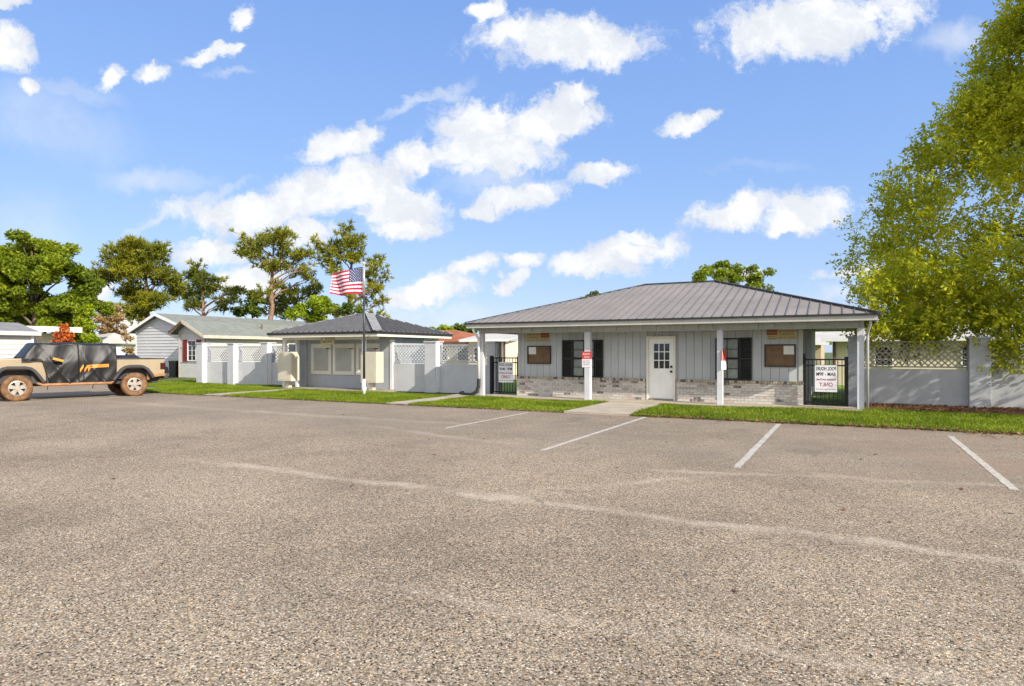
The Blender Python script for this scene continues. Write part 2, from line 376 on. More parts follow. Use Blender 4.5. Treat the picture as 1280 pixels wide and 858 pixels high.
# ------------------------------------------------------------------ ground
LOT = 15.5
def asphalt():
    m, nt, out = nmat('weathered_chip_seal')
    p = coords(nt)
    v = nd(nt, 'ShaderNodeTexVoronoi', {'Vector': p, 'Scale': 100.0, 'Randomness': 1.0})
    hs = nd(nt, 'ShaderNodeSeparateColor', {0: v.outputs['Color']})
    chip = hs.outputs[0]
    big = noi(nt, p, .35, 5, .6); mid = noi(nt, p, 1.7, 6, .65); fine = noi(nt, p, 22, 4, .7)
    fine2 = noi(nt, p, 60, 3, .7)
    base = mixc(nt, mrange(nt, big, .3, .7), (.29, .248, .2), (.46, .402, .325))
    base = mixc(nt, mrange(nt, mid, .42, .72, 0, .7), base, (.44, .378, .297))
    # chips: pale stones, tan stones, dark binder gaps
    r = nt.nodes.new('ShaderNodeValToRGB'); r.color_ramp.interpolation = 'CONSTANT'
    cs = [(0, (.05, .045, .04)), (.10, (.45, .40, .34)), (.3, (.7, .62, .52)), (.55, (1, .92, .82)), (.75, (1.25, 1.2, 1.1)), (.9, (1.9, 1.85, 1.75)), (.96, (1.5, 1.1, .75))]
    e = r.color_ramp.elements
    for i, (pos, c) in enumerate(cs):
        el = e[i] if i < 2 else e.new(pos)
        el.position = pos; el.color = c4(c)
    nt.links.new(chip, r.inputs[0])
    base = mixc(nt, 1.0, base, r.outputs[0], 'MULTIPLY')
    gap = mrange(nt, v.outputs['Distance'], .0, .75, 1.12, .55)
    base = mixc(nt, .6, base, nd(nt, 'ShaderNodeCombineColor', {0: gap, 1: gap, 2: gap}).outputs[0], 'MULTIPLY')
    base = mixc(nt, mrange(nt, fine, .48, .72, 0, .5), base, (.19, .165, .138))
    base = mixc(nt, mrange(nt, fine2, .52, .75, 0, .5), base, (.62, .56, .47))
    # pale worn drag marks where water and tyres swept grit (their own shapes on the ground)
    sp = nd(nt, 'ShaderNodeSeparateXYZ', {0: p})
    x, y = sp.outputs[0], sp.outputs[1]
    wob = mth(nt, 'MULTIPLY', mth(nt, 'SUBTRACT', noi(nt, p, .9, 7, .68), .5), .8)
    brk = mrange(nt, noi(nt, p, 1.3, 7, .7), .36, .62)
    def mark(a, b, c, x0, x1, w, amt, cur):
        # centre line y = a + b x + c x^2 between x0 and x1
        cy = mth(nt, 'ADD', mth(nt, 'MULTIPLY', mth(nt, 'ADD', mth(nt, 'MULTIPLY', x, c), b), x), a)
        dist = mth(nt, 'ABSOLUTE', mth(nt, 'ADD', mth(nt, 'SUBTRACT', y, cy), wob))
        k = mrange(nt, dist, 0, w, 1, 0)
        k = mth(nt, 'MULTIPLY', k, mrange(nt, x, x0 - .8, x0 + .8)); k = mth(nt, 'MULTIPLY', k, mrange(nt, x, x1 - .8, x1 + .8, 1, 0))
        k = mth(nt, 'MULTIPLY', k, mth(nt, 'ADD', mth(nt, 'MULTIPLY', brk, .7), .3))
        return mixc(nt, mth(nt, 'MULTIPLY', k, amt), cur, (.62, .53, .42))
    base = mark(6.15, 0, 0, -8.5, 3, .20, .42, base)
    base = mark(3.72, .1, 0, -3, 1.2, .13, .22, base)
    base = mark(9.15, .25, .0, -2.4, 3.5, .18, .32, base)
    base = mark(10.2, 1.1, .0, -3.2, -1.6, .2, .3, base)
    base = mark(9.6, .05, .02, -9, -5, .28, .3, base)
    base = mark(12.2, .02, .0, -14, -7, .35, .3, base)
    base = mark(11.4, -.04, .0, -22, -10, .45, .28, base)
    bayk = mth(nt, 'MULTIPLY', mrange(nt, y, 8.0, 10.5), mrange(nt, noi(nt, p, .55, 4, .6), .3, .6, .35, 1))
    base = mixc(nt, mth(nt, 'MULTIPLY', bayk, .42), base, (.19, .165, .138))
    # dark oil and tyre patches in the bays, reddish dust to the right
    oil = mrange(nt, noi(nt, nd(nt, 'ShaderNodeMapping', {'Vector': p, 'Scale': (1, .8, 1)}).outputs[0], .75, 4, .55), .56, .74)
    bay = mth(nt, 'MULTIPLY', mrange(nt, y, 8.5, 12), mrange(nt, x, -9, -5))
    base = mixc(nt, mth(nt, 'MULTIPLY', oil, mth(nt, 'ADD', mth(nt, 'MULTIPLY', bay, .5), .12)), base, (.15, .13, .112))
    dv_ = nd(nt, 'ShaderNodeTexNoise', {'Vector': p, 'Scale': 1.2, 'Detail': 6.0})
    pc = nd(nt, 'ShaderNodeVectorMath', {0: p, 1: dv_.outputs['Color']}, operation='ADD').outputs[0]
    vc = nd(nt, 'ShaderNodeTexVoronoi', {'Vector': pc, 'Scale': .22}, feature='DISTANCE_TO_EDGE')
    crk = mth(nt, 'MULTIPLY', mrange(nt, vc.outputs['Distance'], 0, .0045, 1, 0), mrange(nt, noi(nt, p, .6, 3, .5), .46, .6))
    base = mixc(nt, mth(nt, 'MULTIPLY', crk, .6), base, (.11, .095, .08))
    drip = mrange(nt, noi(nt, p, 5.5, 2, .5), .70, .76)
    base = mixc(nt, mth(nt, 'MULTIPLY', drip, mth(nt, 'ADD', mth(nt, 'MULTIPLY', bay, .55), .12)), base, (.09, .08, .07))
    red = mth(nt, 'MULTIPLY', mrange(nt, noi(nt, p, .5, 3, .5), .4, .65), mth(nt, 'MULTIPLY', mrange(nt, x, -2, 2), mrange(nt, y, 6, 12)))
    base = mixc(nt, mth(nt, 'MULTIPLY', red, .4), base, (.33, .225, .165))
    edge = mth(nt, 'MULTIPLY', mrange(nt, y, 14.6, 15.5), mrange(nt, noi(nt, p, 2.5, 4, .6), .4, .65))
    base = mixc(nt, mth(nt, 'MULTIPLY', edge, .5), base, (.25, .17, .12))
    b = nd(nt, 'ShaderNodeBsdfPrincipled', {'Base Color': base, 'Roughness': .92, 'Specular IOR Level': .2})
    hgt = mth(nt, 'ADD', mth(nt, 'MULTIPLY', chip, .6), mth(nt, 'MULTIPLY', v.outputs['Distance'], -.8))
    bb = nd(nt, 'ShaderNodeBump', {'Height': hgt, 'Strength': .65, 'Distance': .006})
    nt.links.new(bb.outputs[0], b.inputs['Normal']); nt.links.new(b.outputs[0], out.inputs[0])
    return m
def groundmat(name, c1, c2, c3):
    m, nt, out = nmat(name); p = coords(nt)
    base = mixc(nt, mrange(nt, noi(nt, p, 1.3, 5, .6), .35, .65), c1, c2)
    base = mixc(nt, mrange(nt, noi(nt, p, 9, 5, .7), .5, .75, 0, .8), base, c3)
    b = nd(nt, 'ShaderNodeBsdfPrincipled', {'Base Color': base, 'Roughness': .95})
    bb = nd(nt, 'ShaderNodeBump', {'Height': noi(nt, p, 30, 4, .7), 'Strength': .6, 'Distance': .03})
    nt.links.new(bb.outputs[0], b.inputs['Normal']); nt.links.new(b.outputs[0], out.inputs[0]); return m
M['asphalt'] = asphalt()
M['soil'] = groundmat('turf_soil', (.055, .085, .012), (.095, .125, .02), (.13, .105, .05))
M['turf'] = groundmat('sunny_turf', (.11, .18, .012), (.17, .24, .018), (.20, .21, .04))
M['field'] = groundmat('far_ground', (.06, .09, .02), (.09, .12, .03), (.12, .11, .06))
M['mulch'] = groundmat('brown_mulch', (.20, .10, .05), (.28, .14, .075), (.08, .04, .022))
def sheet(name, x0, x1, y0, y1, z, m, th=None):
    mb = MB()
    if th: mb.box(x0, x1, y0, y1, z - th, z)
    else: mb.quad((x0, y0, z), (x1, y0, z), (x1, y1, z), (x0, y1, z))
    return tag(mb.build(name, m), kind='structure')
sheet('ground', -900, 900, -300, 1500, -.03, M['field'])
sheet('parking_lot', -70, 60, -40, LOT, 0.0, M['asphalt'])
sheet('driveway', -70, -24.2, LOT, 22.5, 0.0, M['asphalt'])
# painted bay lines, worn: broken along their edges by noise in the paint itself
def paintmat():
    m, nt, out = nmat('worn_line_paint'); p = coords(nt)
    f = noi(nt, p, 16, 5, .75); f2 = noi(nt, p, 2.2, 3, .5)
    k = mrange(nt, mth(nt, 'ADD', mth(nt, 'MULTIPLY', f, .6), mth(nt, 'MULTIPLY', f2, .4)), .40, .56, .95, .3)
    base = mixc(nt, k, (.31, .27, .22), (.50, .475, .43))
    b = nd(nt, 'ShaderNodeBsdfPrincipled', {'Base Color': base, 'Roughness': .85})
    nt.links.new(b.outputs[0], out.inputs[0]); return m
M['linepaint'] = paintmat()
def wornpaint2():
    m, nt, out = nmat('faded_line_paint'); p = coords(nt)
    f = noi(nt, p, 14, 5, .75)
    base = mixc(nt, mrange(nt, f, .38, .6, .9, .1), (.34, .30, .245), (.52, .475, .41))
    b = nd(nt, 'ShaderNodeBsdfPrincipled', {'Base Color': base, 'Roughness': .9})
    nt.links.new(b.outputs[0], out.inputs[0]); return m
M['linepaint2'] = wornpaint2()
for x, y0, y1, mm in ((-1.37, 9.25, 15.3, 'linepaint'), (1.70, 9.25, 14.6, 'linepaint2'), (-4.40, 11.2, 15.4, 'linepaint'), (-4.40, 9.4, 11.19, 'linepaint2'), (-7.47, 11.2, 15.1, 'linepaint2')):
    mb = MB(); n = 60; rnd = random.Random(x)
    ys = [y0 + (y1 - y0) * i / n for i in range(n + 1)]
    el = [-.048 + rnd.uniform(-.007, .007) for _ in ys]; er = [.048 + rnd.uniform(-.007, .007) for _ in ys]
    for i in range(n): mb.quad((x + el[i], ys[i], .004), (x + er[i], ys[i], .004), (x + er[i+1], ys[i+1], .004), (x + el[i+1], ys[i+1], .004))
    tag(mb.build('parking_line', M[mm]), kind='structure')
# lawn beds (soil) and paths
GR = [(-24.2, -20.9, LOT, 26.0), (-19.9, -12.5, LOT, 19.25), (-12.5+.8, -6.6, LOT, 18.95), (-4.85, 0.2, LOT, 18.95), (0.2, 16, LOT, 19.62), (-36, -24.2, 20.5, 26.5), (-26.4, -24.2, LOT + .1, 20.5), (-30.5, -26.4, 18, 20.5)]
for x0, x1, y0, y1 in GR: sheet('lawn', x0, x1, y0, y1, .03, M['soil'], .05)
sheet('back_lawn', -60, 30, 28.5, 60, .0, M['turf'])
sheet('pool_deck', -34, -9, 31.5, 37.5, .035, M['conc'])
sheet('back_lawn', -15.9, 30, 20.95, 28.5, .012, M['turf'])
def path(x0, x1, y0, y1, z, m='conc', th=.09): return sheet('path', x0, x1, y0, y1, z, M[m], th)
path(-20.9, -19.9, LOT - .02, 19.25, .045)
path(-12.5, -11.7, LOT - .02, 18.95, .045)
path(-6.6, -4.85, LOT - .05, 19.02, .05)
sheet('porch_slab', -12.6, .32, 18.97, 20.3, .065, M['conc'], .12)
sheet('porch_slab', -22.3, -16.3, 19.27, 20.95, .06, M['concdark'], .12)
tag(MB().prism([(19.62, -.02), (19.62, .04), (19.85, .085), (20.95, .13), (20.95, -.02)], .22, 16, 'x').build('mulch_bed', M['mulch']), kind='structure')
# grass
def grass():
    V = []
    for (x0, x1, y0, y1) in GR:
        x0 = max(x0, -32); x1 = min(x1, 9); y1b = min(y1, 26)
        A = (x1 - x0) * (y1b - y0); dens = 1500 if y0 < 20 else 700
        n = int(A * dens)
        X = RNG.uniform(x0, x1, n); Y = RNG.uniform(y0 - .12, y1b + .04, n)
        # ragged border on the lot side
        edge = y0 + .05 * np.sin(X * 3.1) + .05 * np.sin(X * 7.7 + 1) - .03
        keep = Y > edge + RNG.normal(0, .04, n)
        pat = np.sin(X * .9 + 1.3 * np.sin(Y * 1.1)) + np.sin(X * 2.3 + Y * 1.7) * .6 + np.sin(X * 5.1 - Y * 3.3) * .4
        keep &= RNG.uniform(0, 1, n) < np.clip(1.15 + .45 * pat, .25, 1)
        keep &= Y > y0 - .12 + .13 * (1 + np.sin(X * 1.7 + 2 * np.sin(X * .6))) * .5 + .05 * np.sin(X * 11)
        X, Y = X[keep], Y[keep]; n = len(X)
        tall = 1 + .5 * np.sin(X * 1.3 + np.sin(Y * 2)) * np.sin(Y * 1.9 + 1)
        h = RNG.uniform(.035, .085, n) * tall * np.where(Y < y0 + .25, .7, 1)
        a = RNG.uniform(0, 2 * np.pi, n); w = RNG.uniform(.008, .016, n)
        lx = RNG.normal(0, .45, n) * h; ly = RNG.normal(0, .45, n) * h
        b = np.stack([X, Y, np.full(n, .028)], 1)
        d = np.stack([np.cos(a) * w, np.sin(a) * w, np.zeros(n)], 1)
        tip = b + np.stack([lx, ly, h], 1)
        V.append(np.stack([b - d, b + d, tip], 1).reshape(-1, 3))
    o = arrmesh('grass', np.concatenate(V), None, M['grassblade'], None, 3)
    return tag(o, 'short bright green lawn grass along the building fronts', 'grass', kind='stuff')
grass()
def litter():
    P = []
    n = 6500; yy = RNG.uniform(19.55, 20.86, n); P.append(np.stack([RNG.uniform(.25, 9, n), yy, np.interp(yy, [19.55, 19.85, 20.9], [.045, .095, .135]) + RNG.uniform(0, .03, n)], 1))
    n = 2300; P.append(np.stack([RNG.uniform(-4.8, 9, n), LOT - .02 - np.abs(RNG.normal(0, .12, n)) + RNG.uniform(0, .3, n), RNG.uniform(.012, .06, n)], 1))
    n = 700; P.append(np.stack([RNG.uniform(2, 9, n), LOT - np.abs(RNG.normal(0, .45, n)), RNG.uniform(.008, .02, n)], 1))
    n = 800; P.append(np.stack([RNG.uniform(-23, -6.6, n), LOT - .02 - np.abs(RNG.normal(0, .06, n)), RNG.uniform(.008, .03, n)], 1))
    n = 60; P.append(np.stack([RNG.uniform(-12, 4, n), RNG.uniform(4, LOT, n), np.full(n, .008)], 1))
    P = np.concatenate(P)
    V = leaves(P, RNG.uniform(.02, .05, len(P)), RNG.uniform(.012, .028, len(P)), 1.6)
    V[:, 2] = np.maximum(V[:, 2], .005)
    tag(arrmesh('fallen_leaves', V, None, M['litter']), 'brown fallen leaves along the lawn edge and under the fence', 'leaves', kind='stuff')
litter()

# ------------------------------------------------------------------ shared building pieces
def hip_roof(root, xl, xr, yf, yb, ze, rise, m_roof, m_edge, spacing, ribw, ribh, m_cap, capw=.09):
    xc, yc = (xl + xr) / 2, (yf + yb) / 2; run = (yb - yf) / 2
    zl = ze; zr = ze + rise
    a, b = (xl + run, yc, zr), (xr - run, yc, zr)
    A, B, C, D = (xl, yf, zl), (xr, yf, zl), (xr, yb, zl), (xl, yb, zl)
    mb = MB(); rbm = MB()
    mb.quad(A, B, b, a).quad(B, C, b).quad(C, D, a, b).quad(D, A, a)
    k = rise / run; sl = math.hypot(1, k); nz = .012
    # standing ribs
    def rib(p, q, up): rbm.bar(Vector(p) + Vector(up) * (ribh * .45), Vector(q) + Vector(up) * (ribh * .45), ribw, ribh, up)
    n = int((xr - xl) / spacing)
    for i in range(1, n):
        x = xl + (xr - xl) * i / n; e = min(x - xl, xr - x, run) - .03
        rib((x, yf + .01, zl + .01 * k), (x, yf + e, zl + e * k), Vector((0, -k, 1)).normalized())
        rib((x, yb - .01, zl + .01 * k), (x, yb - e, zl + e * k), Vector((0, k, 1)).normalized())
    n = int((yb - yf) / spacing)
    for i in range(1, n):
        y = yf + (yb - yf) * i / n; e = min(y - yf, yb - y) - .03
        rib((xl + .01, y, zl + .01 * k), (xl + e, y, zl + e * k), Vector((-k, 0, 1)).normalized())
        rib((xr - .01, y, zl + .01 * k), (xr - e, y, zl + e * k), Vector((k, 0, 1)).normalized())
    r = mb.build('roof', m_roof, root)
    rbm.build('seam_ribs', M['seam_shade_warm'] if m_roof == M['roof'] else M['seam_shade'], r)  # ribs coloured darker than the roof: their shadow lines, put into the colour
    cp = MB(); up = .03
    for p, q in ((A, a), (B, b), (C, b), (D, a), (a, b)):
        cp.bar(Vector(p) + Vector((0, 0, up)), Vector(q) + Vector((0, 0, up)), capw * 1.6, .035)
    cp.build('ridge_cap', m_cap, r)
    ed = MB(); t = .025
    for z0, z1, o in ((zl - .035, zl + .012, .02),):
        ed.box(xl - o, xr + o, yf - o, yf + t, z0, z1).box(xl - o, xr + o, yb - t, yb + o, z0, z1)
        ed.box(xl - o, xl + t, yf + t, yb - t, z0, z1).box(xr - t, xr + o, yf + t, yb - t, z0, z1)
    ed.build('drip_edge', m_edge, r)
    return r
def boards_wall(mb, x0, x1, y, z0, z1, pitch=.2, gap=.012, th=.03, holes=()):
    """vertical grooved panel siding facing -Y: boards with open grooves on a backing set behind; holes (xa,xb,za,zb)"""
    x = x0
    while x < x1 - 1e-4:
        e = min(x + pitch - gap, x1)
        segs = [(z0, z1)]
        for xa, xb, za, zb in holes:
            if x < xb and e > xa:
                ns = []
                for s0, s1 in segs:
                    if zb <= s0 or za >= s1: ns.append((s0, s1)); continue
                    if za > s0: ns.append((s0, za))
                    if zb < s1: ns.append((zb, s1))
                segs = ns
        for s0, s1 in segs: mb.box(x, e, y, y + th, s0, s1)
        x += pitch
def window_unit(root, x0, x1, z0, z1, y, m_frame, m_pane, cols, rows, fw=.05, name='window', rail=None, depth=.05):
    mb = MB()
    mb.box(x0, x0 + fw, y - depth, y, z0, z1).box(x1 - fw, x1, y - depth, y, z0, z1)
    mb.box(x0 + fw, x1 - fw, y - depth, y, z1 - fw, z1).box(x0 + fw, x1 - fw, y - depth, y, z0, z0 + fw)
    if rail: mb.box(x0 + fw, x1 - fw, y - depth * .9, y, rail - .03, rail + .03)
    w = mb.build(name, m_frame, root)
    g = MB(); bw = .018
    for i in range(1, cols):
        x = x0 + fw + (x1 - x0 - 2 * fw) * i / cols; g.box(x - bw/2, x + bw/2, y - depth * .6, y - depth*.25, z0 + fw, z1 - fw)
    for i in range(1, rows):
        z = z0 + fw + (z1 - z0 - 2 * fw) * i / rows; g.box(x0 + fw, x1 - fw, y - depth * .55, y - depth * .2, z - bw/2, z + bw/2)
    if cols > 1 or rows > 1: g.build('grille', m_frame, w)
    MB().box(x0 + fw, x1 - fw, y - depth * .2, y - .002, z0 + fw, z1 - fw).build('pane', m_pane, w)
    return w
def shutter(root, x0, x1, z0, z1, y, m):
    mb = MB(); f = .035; d = .04
    mb.box(x0, x0 + f, y - d, y, z0, z1).box(x1 - f, x1, y - d, y, z0, z1)
    zm = (z0 + z1) / 2
    for za, zb in ((z0, z0 + f), (z1 - f, z1), (zm - f/2, zm + f/2)): mb.box(x0 + f, x1 - f, y - d, y, za, zb)
    z = z0 + f + .02
    while z < z1 - f - .02:
        if abs(z - zm) > .04: mb.bar((x0 + f, y - .018, z), (x1 - f, y - .018, z), .035, .008, (0, -.7, .7))
        z += .045
    mb.box(x0 + f, x1 - f, y - .006, y - .001, z0 + f, z1 - f)
    return mb.build('shutter', m, root)

# ------------------------------------------------------------------ the clubhouse
WY = 20.18
club = thing('clubhouse', 'low blue-grey clubhouse with whitewashed brick base and grey ribbed metal hip roof', 'building', (-5.7, 24, 0))
WX0, WX1, WYB = -10.36, -1.18, 28.2
mb = MB()
mb.box(WX0, WX1, WY + .03, WY + .16, .06, 2.4)
mb.box(WX0, WX0 + .13, WY + .16, WYB, .06, 2.4).box(WX1 - .13, WX1, WY + .16, WYB, .06, 2.4).box(WX0 + .13, WX1 - .13, WYB - .13, WYB, .06, 2.4)
DX0, DX1 = -5.72, -4.80
boards_wall(mb, WX0, WX1, WY, .74, 2.4, .245, .010, .03, holes=[(DX0, DX1, 0, 2.1), (-8.3, -7.48, .74, 2.0), (-3.6, -2.9, .74, 2.02)])
wall = mb.build('wall', M['siding'], club)
for q in (WX0 - .012, WX1 - .1): MB().box(q, q + .112, WY - .018, WY - .002, .76, 2.38).build('corner_board', M['trimgrey'], club)
# brick wainscot: real bricks in running bond over a mortar backing
bh, bl, jt = .066, .205, .009
for xa, xb in ((WX0 - .02, DX0 - .03), (DX1 + .03, WX1 + .02)):
    wain = MB().box(xa, xb, WY - .075, WY - .001, .06, .655).build('brick_base', M['mortar'], club)
    bk = MB()
    for r in range(8):
        z = .068 + r * (bh + jt); x = xa - (bl + jt) * (.5 if r % 2 else 0)
        while x < xb:
            a, b = max(x, xa), min(x + bl, xb)
            if b - a > .02: bk.box(a, b, WY - .088 - random.uniform(0, .006), WY - .07, z, z + bh)
            x += bl + jt
    bk.build('bricks', M['brick'], wain)
    cb = MB(); x = xa - .01
    while x < xb - .02:
        cb.box(x, x + .066, WY - .115 - random.uniform(0, .006), WY - .002, .665, .735); x += .076
    cb.build('brick_cap', M['capbrick'], wain)
# door
db = MB(); db.box(DX0 + .07, DX1 - .07, WY - .045, WY - .005, .12, 2.0)
for (a, b, c, d) in ((DX0 + .17, DX0 + .44, .22, .92), (DX1 - .44, DX1 - .17, .22, .92)):
    db.box(a, b, WY - .052, WY - .045, c, d)
door = db.build('door', M['door'], club)
MB().box(DX0, DX0 + .068, WY - .10, WY + .03, .07, 2.09).box(DX1 - .068, DX1, WY - .10, WY + .03, .07, 2.09).box(DX0 + .068, DX1 - .068, WY - .10, WY + .03, 2.003, 2.09).build('door_frame', M['cream'], door)
MB().box(DX0 + .07, DX1 - .07, WY - .11, WY - .0, .066, .115).build('threshold', M['concdark'], door)
gx0, gx1, gz0, gz1 = -5.50, -4.98, 1.06, 1.87
pl = MB()
for i in range(3):
    for j in range(3):
        a = gx0 + (gx1 - gx0) * i / 3 + .014; b = gx0 + (gx1 - gx0) * (i+1) / 3 - .014
        c = gz0 + (gz1 - gz0) * j / 3 + .014; d = gz0 + (gz1 - gz0) * (j+1) / 3 - .014
        pl.box(a, b, WY - .05, WY - .047, c, d)
pl.build('pane', M['darkglass'], door)
gm = MB()
for i in range(4):
    x = gx0 + (gx1 - gx0) * i / 3; gm.box(x - .013, x + .013, WY - .062, WY - .0455, gz0 - .013, gz1 + .013)
    z = gz0 + (gz1 - gz0) * i / 3
    for q in range(3):
        gm.box(gx0 + (gx1 - gx0) * q / 3 + .013, gx0 + (gx1 - gx0) * (q + 1) / 3 - .013, WY - .060, WY - .0455, z - .013, z + .013)
gm.build('grille', M['door'], door)
for z in (1.13, .98):
    MB().lathe([(.0, -.08), (.028, -.078), (.034, -.055), (.02, -.03), (.034, -.012), (.034, 0)], (-4.935, WY - .045, z), 'y', 14).build('knob', M['black'], door, True)
# windows and shutters
window_unit(club, -8.29, -7.49, .76, 1.99, WY - .005, M['black'], M['blindglass'], 2, 4, .035, rail=1.38)
shutter(club, -8.67, -8.30, .75, 2.0, WY - .003, M['shutter']); shutter(club, -7.48, -7.20, .75, 2.0, WY - .003, M['shutter'])
window_unit(club, -3.60, -2.91, .76, 2.01, WY - .005, M['black'], M['blindglass'], 2, 4, .035, rail=1.40)
shutter(club, -2.90, -2.55, .75, 2.03, WY - .003, M['shutter'])
# porch: beam with grooves, posts, soffit, fascia, roof
RX0, RX1, RY0, RY1 = -11.74, .66, 18.9, 28.7
bm_ = MB(); boards_wall(bm_, -11.5, .36, 19.36, 2.27, 2.45, .42, .012, .025); bm_.box(-11.49, .35, 19.385, 19.46, 2.262, 2.45)
for xx in (-11.42, .27): bm_.box(xx - .07, xx + .07, 19.46, 28.2, 2.27, 2.44)
beam = bm_.build('porch_beam', M['trimgrey'], club)
MB().box(-11.51, .37, 19.345, 19.47, 2.235, 2.262).build('beam_trim', M['fascia'], beam)
MB().box(RX0 + .04, RX1 - .04, RY0 + .04, RY1 - .04, 2.452, 2.47).build('soffit', M['trimgrey'], club)
fb = MB(); z0, z1 = 2.415, 2.548
fb.box(RX0, RX1, RY0, RY0 + .035, z0, z1).box(RX0, RX1, RY1 - .035, RY1, z0, z1).box(RX0, RX0 + .035, RY0 + .035, RY1 - .035, z0, z1).box(RX1 - .035, RX1, RY0 + .035, RY1 - .035, z0, z1)
fb.build('fascia', M['fascia'], club)
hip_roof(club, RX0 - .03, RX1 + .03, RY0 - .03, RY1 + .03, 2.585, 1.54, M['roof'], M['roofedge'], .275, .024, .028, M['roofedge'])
for xx, yy, w, m, z0 in ((-7.44, 19.41, .19, 'post', .06), (-3.33, 19.41, .16, 'post', .06), (-11.40, 19.42, .15, 'post', .06), (.28, 19.42, .17, 'post', .0), (-10.5, 21.3, .12, 'darkpost', .0), (-1.06, 21.3, .12, 'darkpost', 0)):
    pm = MB(); pm.box(xx - w/2, xx + w/2, yy - w/2, yy + w/2, z0, 2.234)
    pm.build('porch_post', M[m], club, bevel=.006)
dp = MB()
dp.tube([(-11.5, 18.98, 2.42), (-11.5, 19.0, 2.32), (-11.46, 19.24, 2.08), (-11.46, 19.28, 1.95), (-11.46, 19.28, .62)], .045, 10)
dp.build('downspout', M['whitepaint'], club, True)
dq = MB()
dq.tube([(.50, 18.98, 2.42), (.50, 19.0, 2.33), (.44, 19.26, 2.12), (.44, 19.3, 1.98), (.44, 19.3, .12)], .035, 10)
dq.build('downspout', M['trimgrey'], club, True)
# corrugated black drain hose on the ground end of the downspout
mb = MB(); ctl = [Vector(p) for p in ((-11.46, 19.28, .66), (-11.46, 19.27, .40), (-11.52, 19.24, .20), (-11.70, 19.2, .10), (-12.05, 19.3, .09), (-12.5, 19.7, .09), (-12.75, 20.3, .08))]
pts, rad = [], []
for i in range(len(ctl) - 1):
    for k in range(14):
        pts.append(ctl[i].lerp(ctl[i+1], k / 14)); rad.append(.058 + (.008 if k % 2 else 0))
for _ in range(6): pts = [pts[0]] + [(pts[i-1] + pts[i] * 2 + pts[i+1]) / 4 for i in range(1, len(pts) - 1)] + [pts[-1]]
tag(mb.tube(pts, rad, 10).build('drain_hose', M['pipe']), 'black corrugated drain hose curling off the porch downspout', 'hose')

# ------------------------------------------------------------------ boards and signs on the clubhouse
def bulletin(x0, x1, z0, z1, label, px0, px1):
    t = thing('bulletin_board', label, 'bulletin board', ((x0 + x1)/2, WY - .01, z0), group='bulletin boards on the clubhouse wall')
    y = WY - .003; f = .035
    mb = MB(); mb.box(x0, x1, y - .05, y, z0, z0 + f).box(x0, x1, y - .05, y, z1 - f, z1).box(x0, x0 + f, y - .05, y, z0 + f, z1 - f).box(x1 - f, x1, y - .05, y, z0 + f, z1 - f)
    mb.build('frame', M['frame_brown'], t)
    MB().box(x0 + f, x1 - f, y - .02, y - .001, z0 + f, z1 - f).build('pinboard', M['cork'], t)
    pp = MB(); pp.box(px0, px1, y - .026, y - .0205, z1 - f - .26, z1 - f - .01); pp.build('notice', M['paper'], t)
    st = MB(); st.box((x0+x1)/2 + .14, (x0+x1)/2 + .155, y - .023, y - .0203, z0 + f, z0 + f + .28); st.build('crack', M['brownink'], t)
bulletin(-9.99, -9.09, 1.18, 1.81, 'framed brown pinboard with the white notice in its upper left corner', -9.94, -9.66)
MB().box(-1.70, -1.685, WY - .0045, WY - .002, 1.02, 1.16).build('rust_streak', M['rust'], club)
bulletin(-2.20, -1.35, 1.16, 1.82, 'framed brown pinboard with the white notice in its upper right corner', -1.68, -1.40)
rnd = random.Random(3)
def rules(x0, x1, z0, z1, label, flip):
    t = thing('notice_sign', label, 'sign', ((x0+x1)/2, WY - .01, z0), group='faded notice signs above the pinboards')
    y = WY - .003; xs = x0 + (x1 - x0) * (.35 if flip else .65)
    w = (x0, xs, xs, x1)
    big = (xs, x1) if flip else (x0, xs); small = (x0, xs) if flip else (xs, x1)
    MB().box(big[0] + .003, big[1] - .003, y - .025, y, z0, z1).build('panel', M['tansign'], t)
    MB().box(small[0] + .003, small[1] - .003, y - .02, y, z0 + .15, z1 - .002).build('red_header', M['redfade'], t)
    MB().box(small[0] + .003, small[1] - .003, y - .02, y, z0 + .002, z0 + .147).build('lower_panel', M['tansign'], t)
    s = MB()
    for i, zz in enumerate((.26, .17, .07)): scribble(s, big[0] + .05, big[1] - .05 - .04 * (i % 2), y - .025, z0 + zz * (z1 - z0) / .32, .04, 0, rnd)
    for zz in (.105, .045): scribble(s, small[0] + .03, small[1] - .03, y - .02, z0 + zz, .03, 0, rnd)
    s.build('lettering', M['brownink'], t)
    s = MB(); scribble(s, small[0] + .03, small[1] - .03, y - .02, z0 + .22, .035, 0, rnd); s.build('lettering', M['tansign'], t)
rules(-10.06, -9.17, 1.94, 2.255, 'faded tan notice sign with its red header at the right end', False)
rules(-2.14, -1.31, 1.945, 2.26, 'faded tan notice sign with its red header at the left end', True)
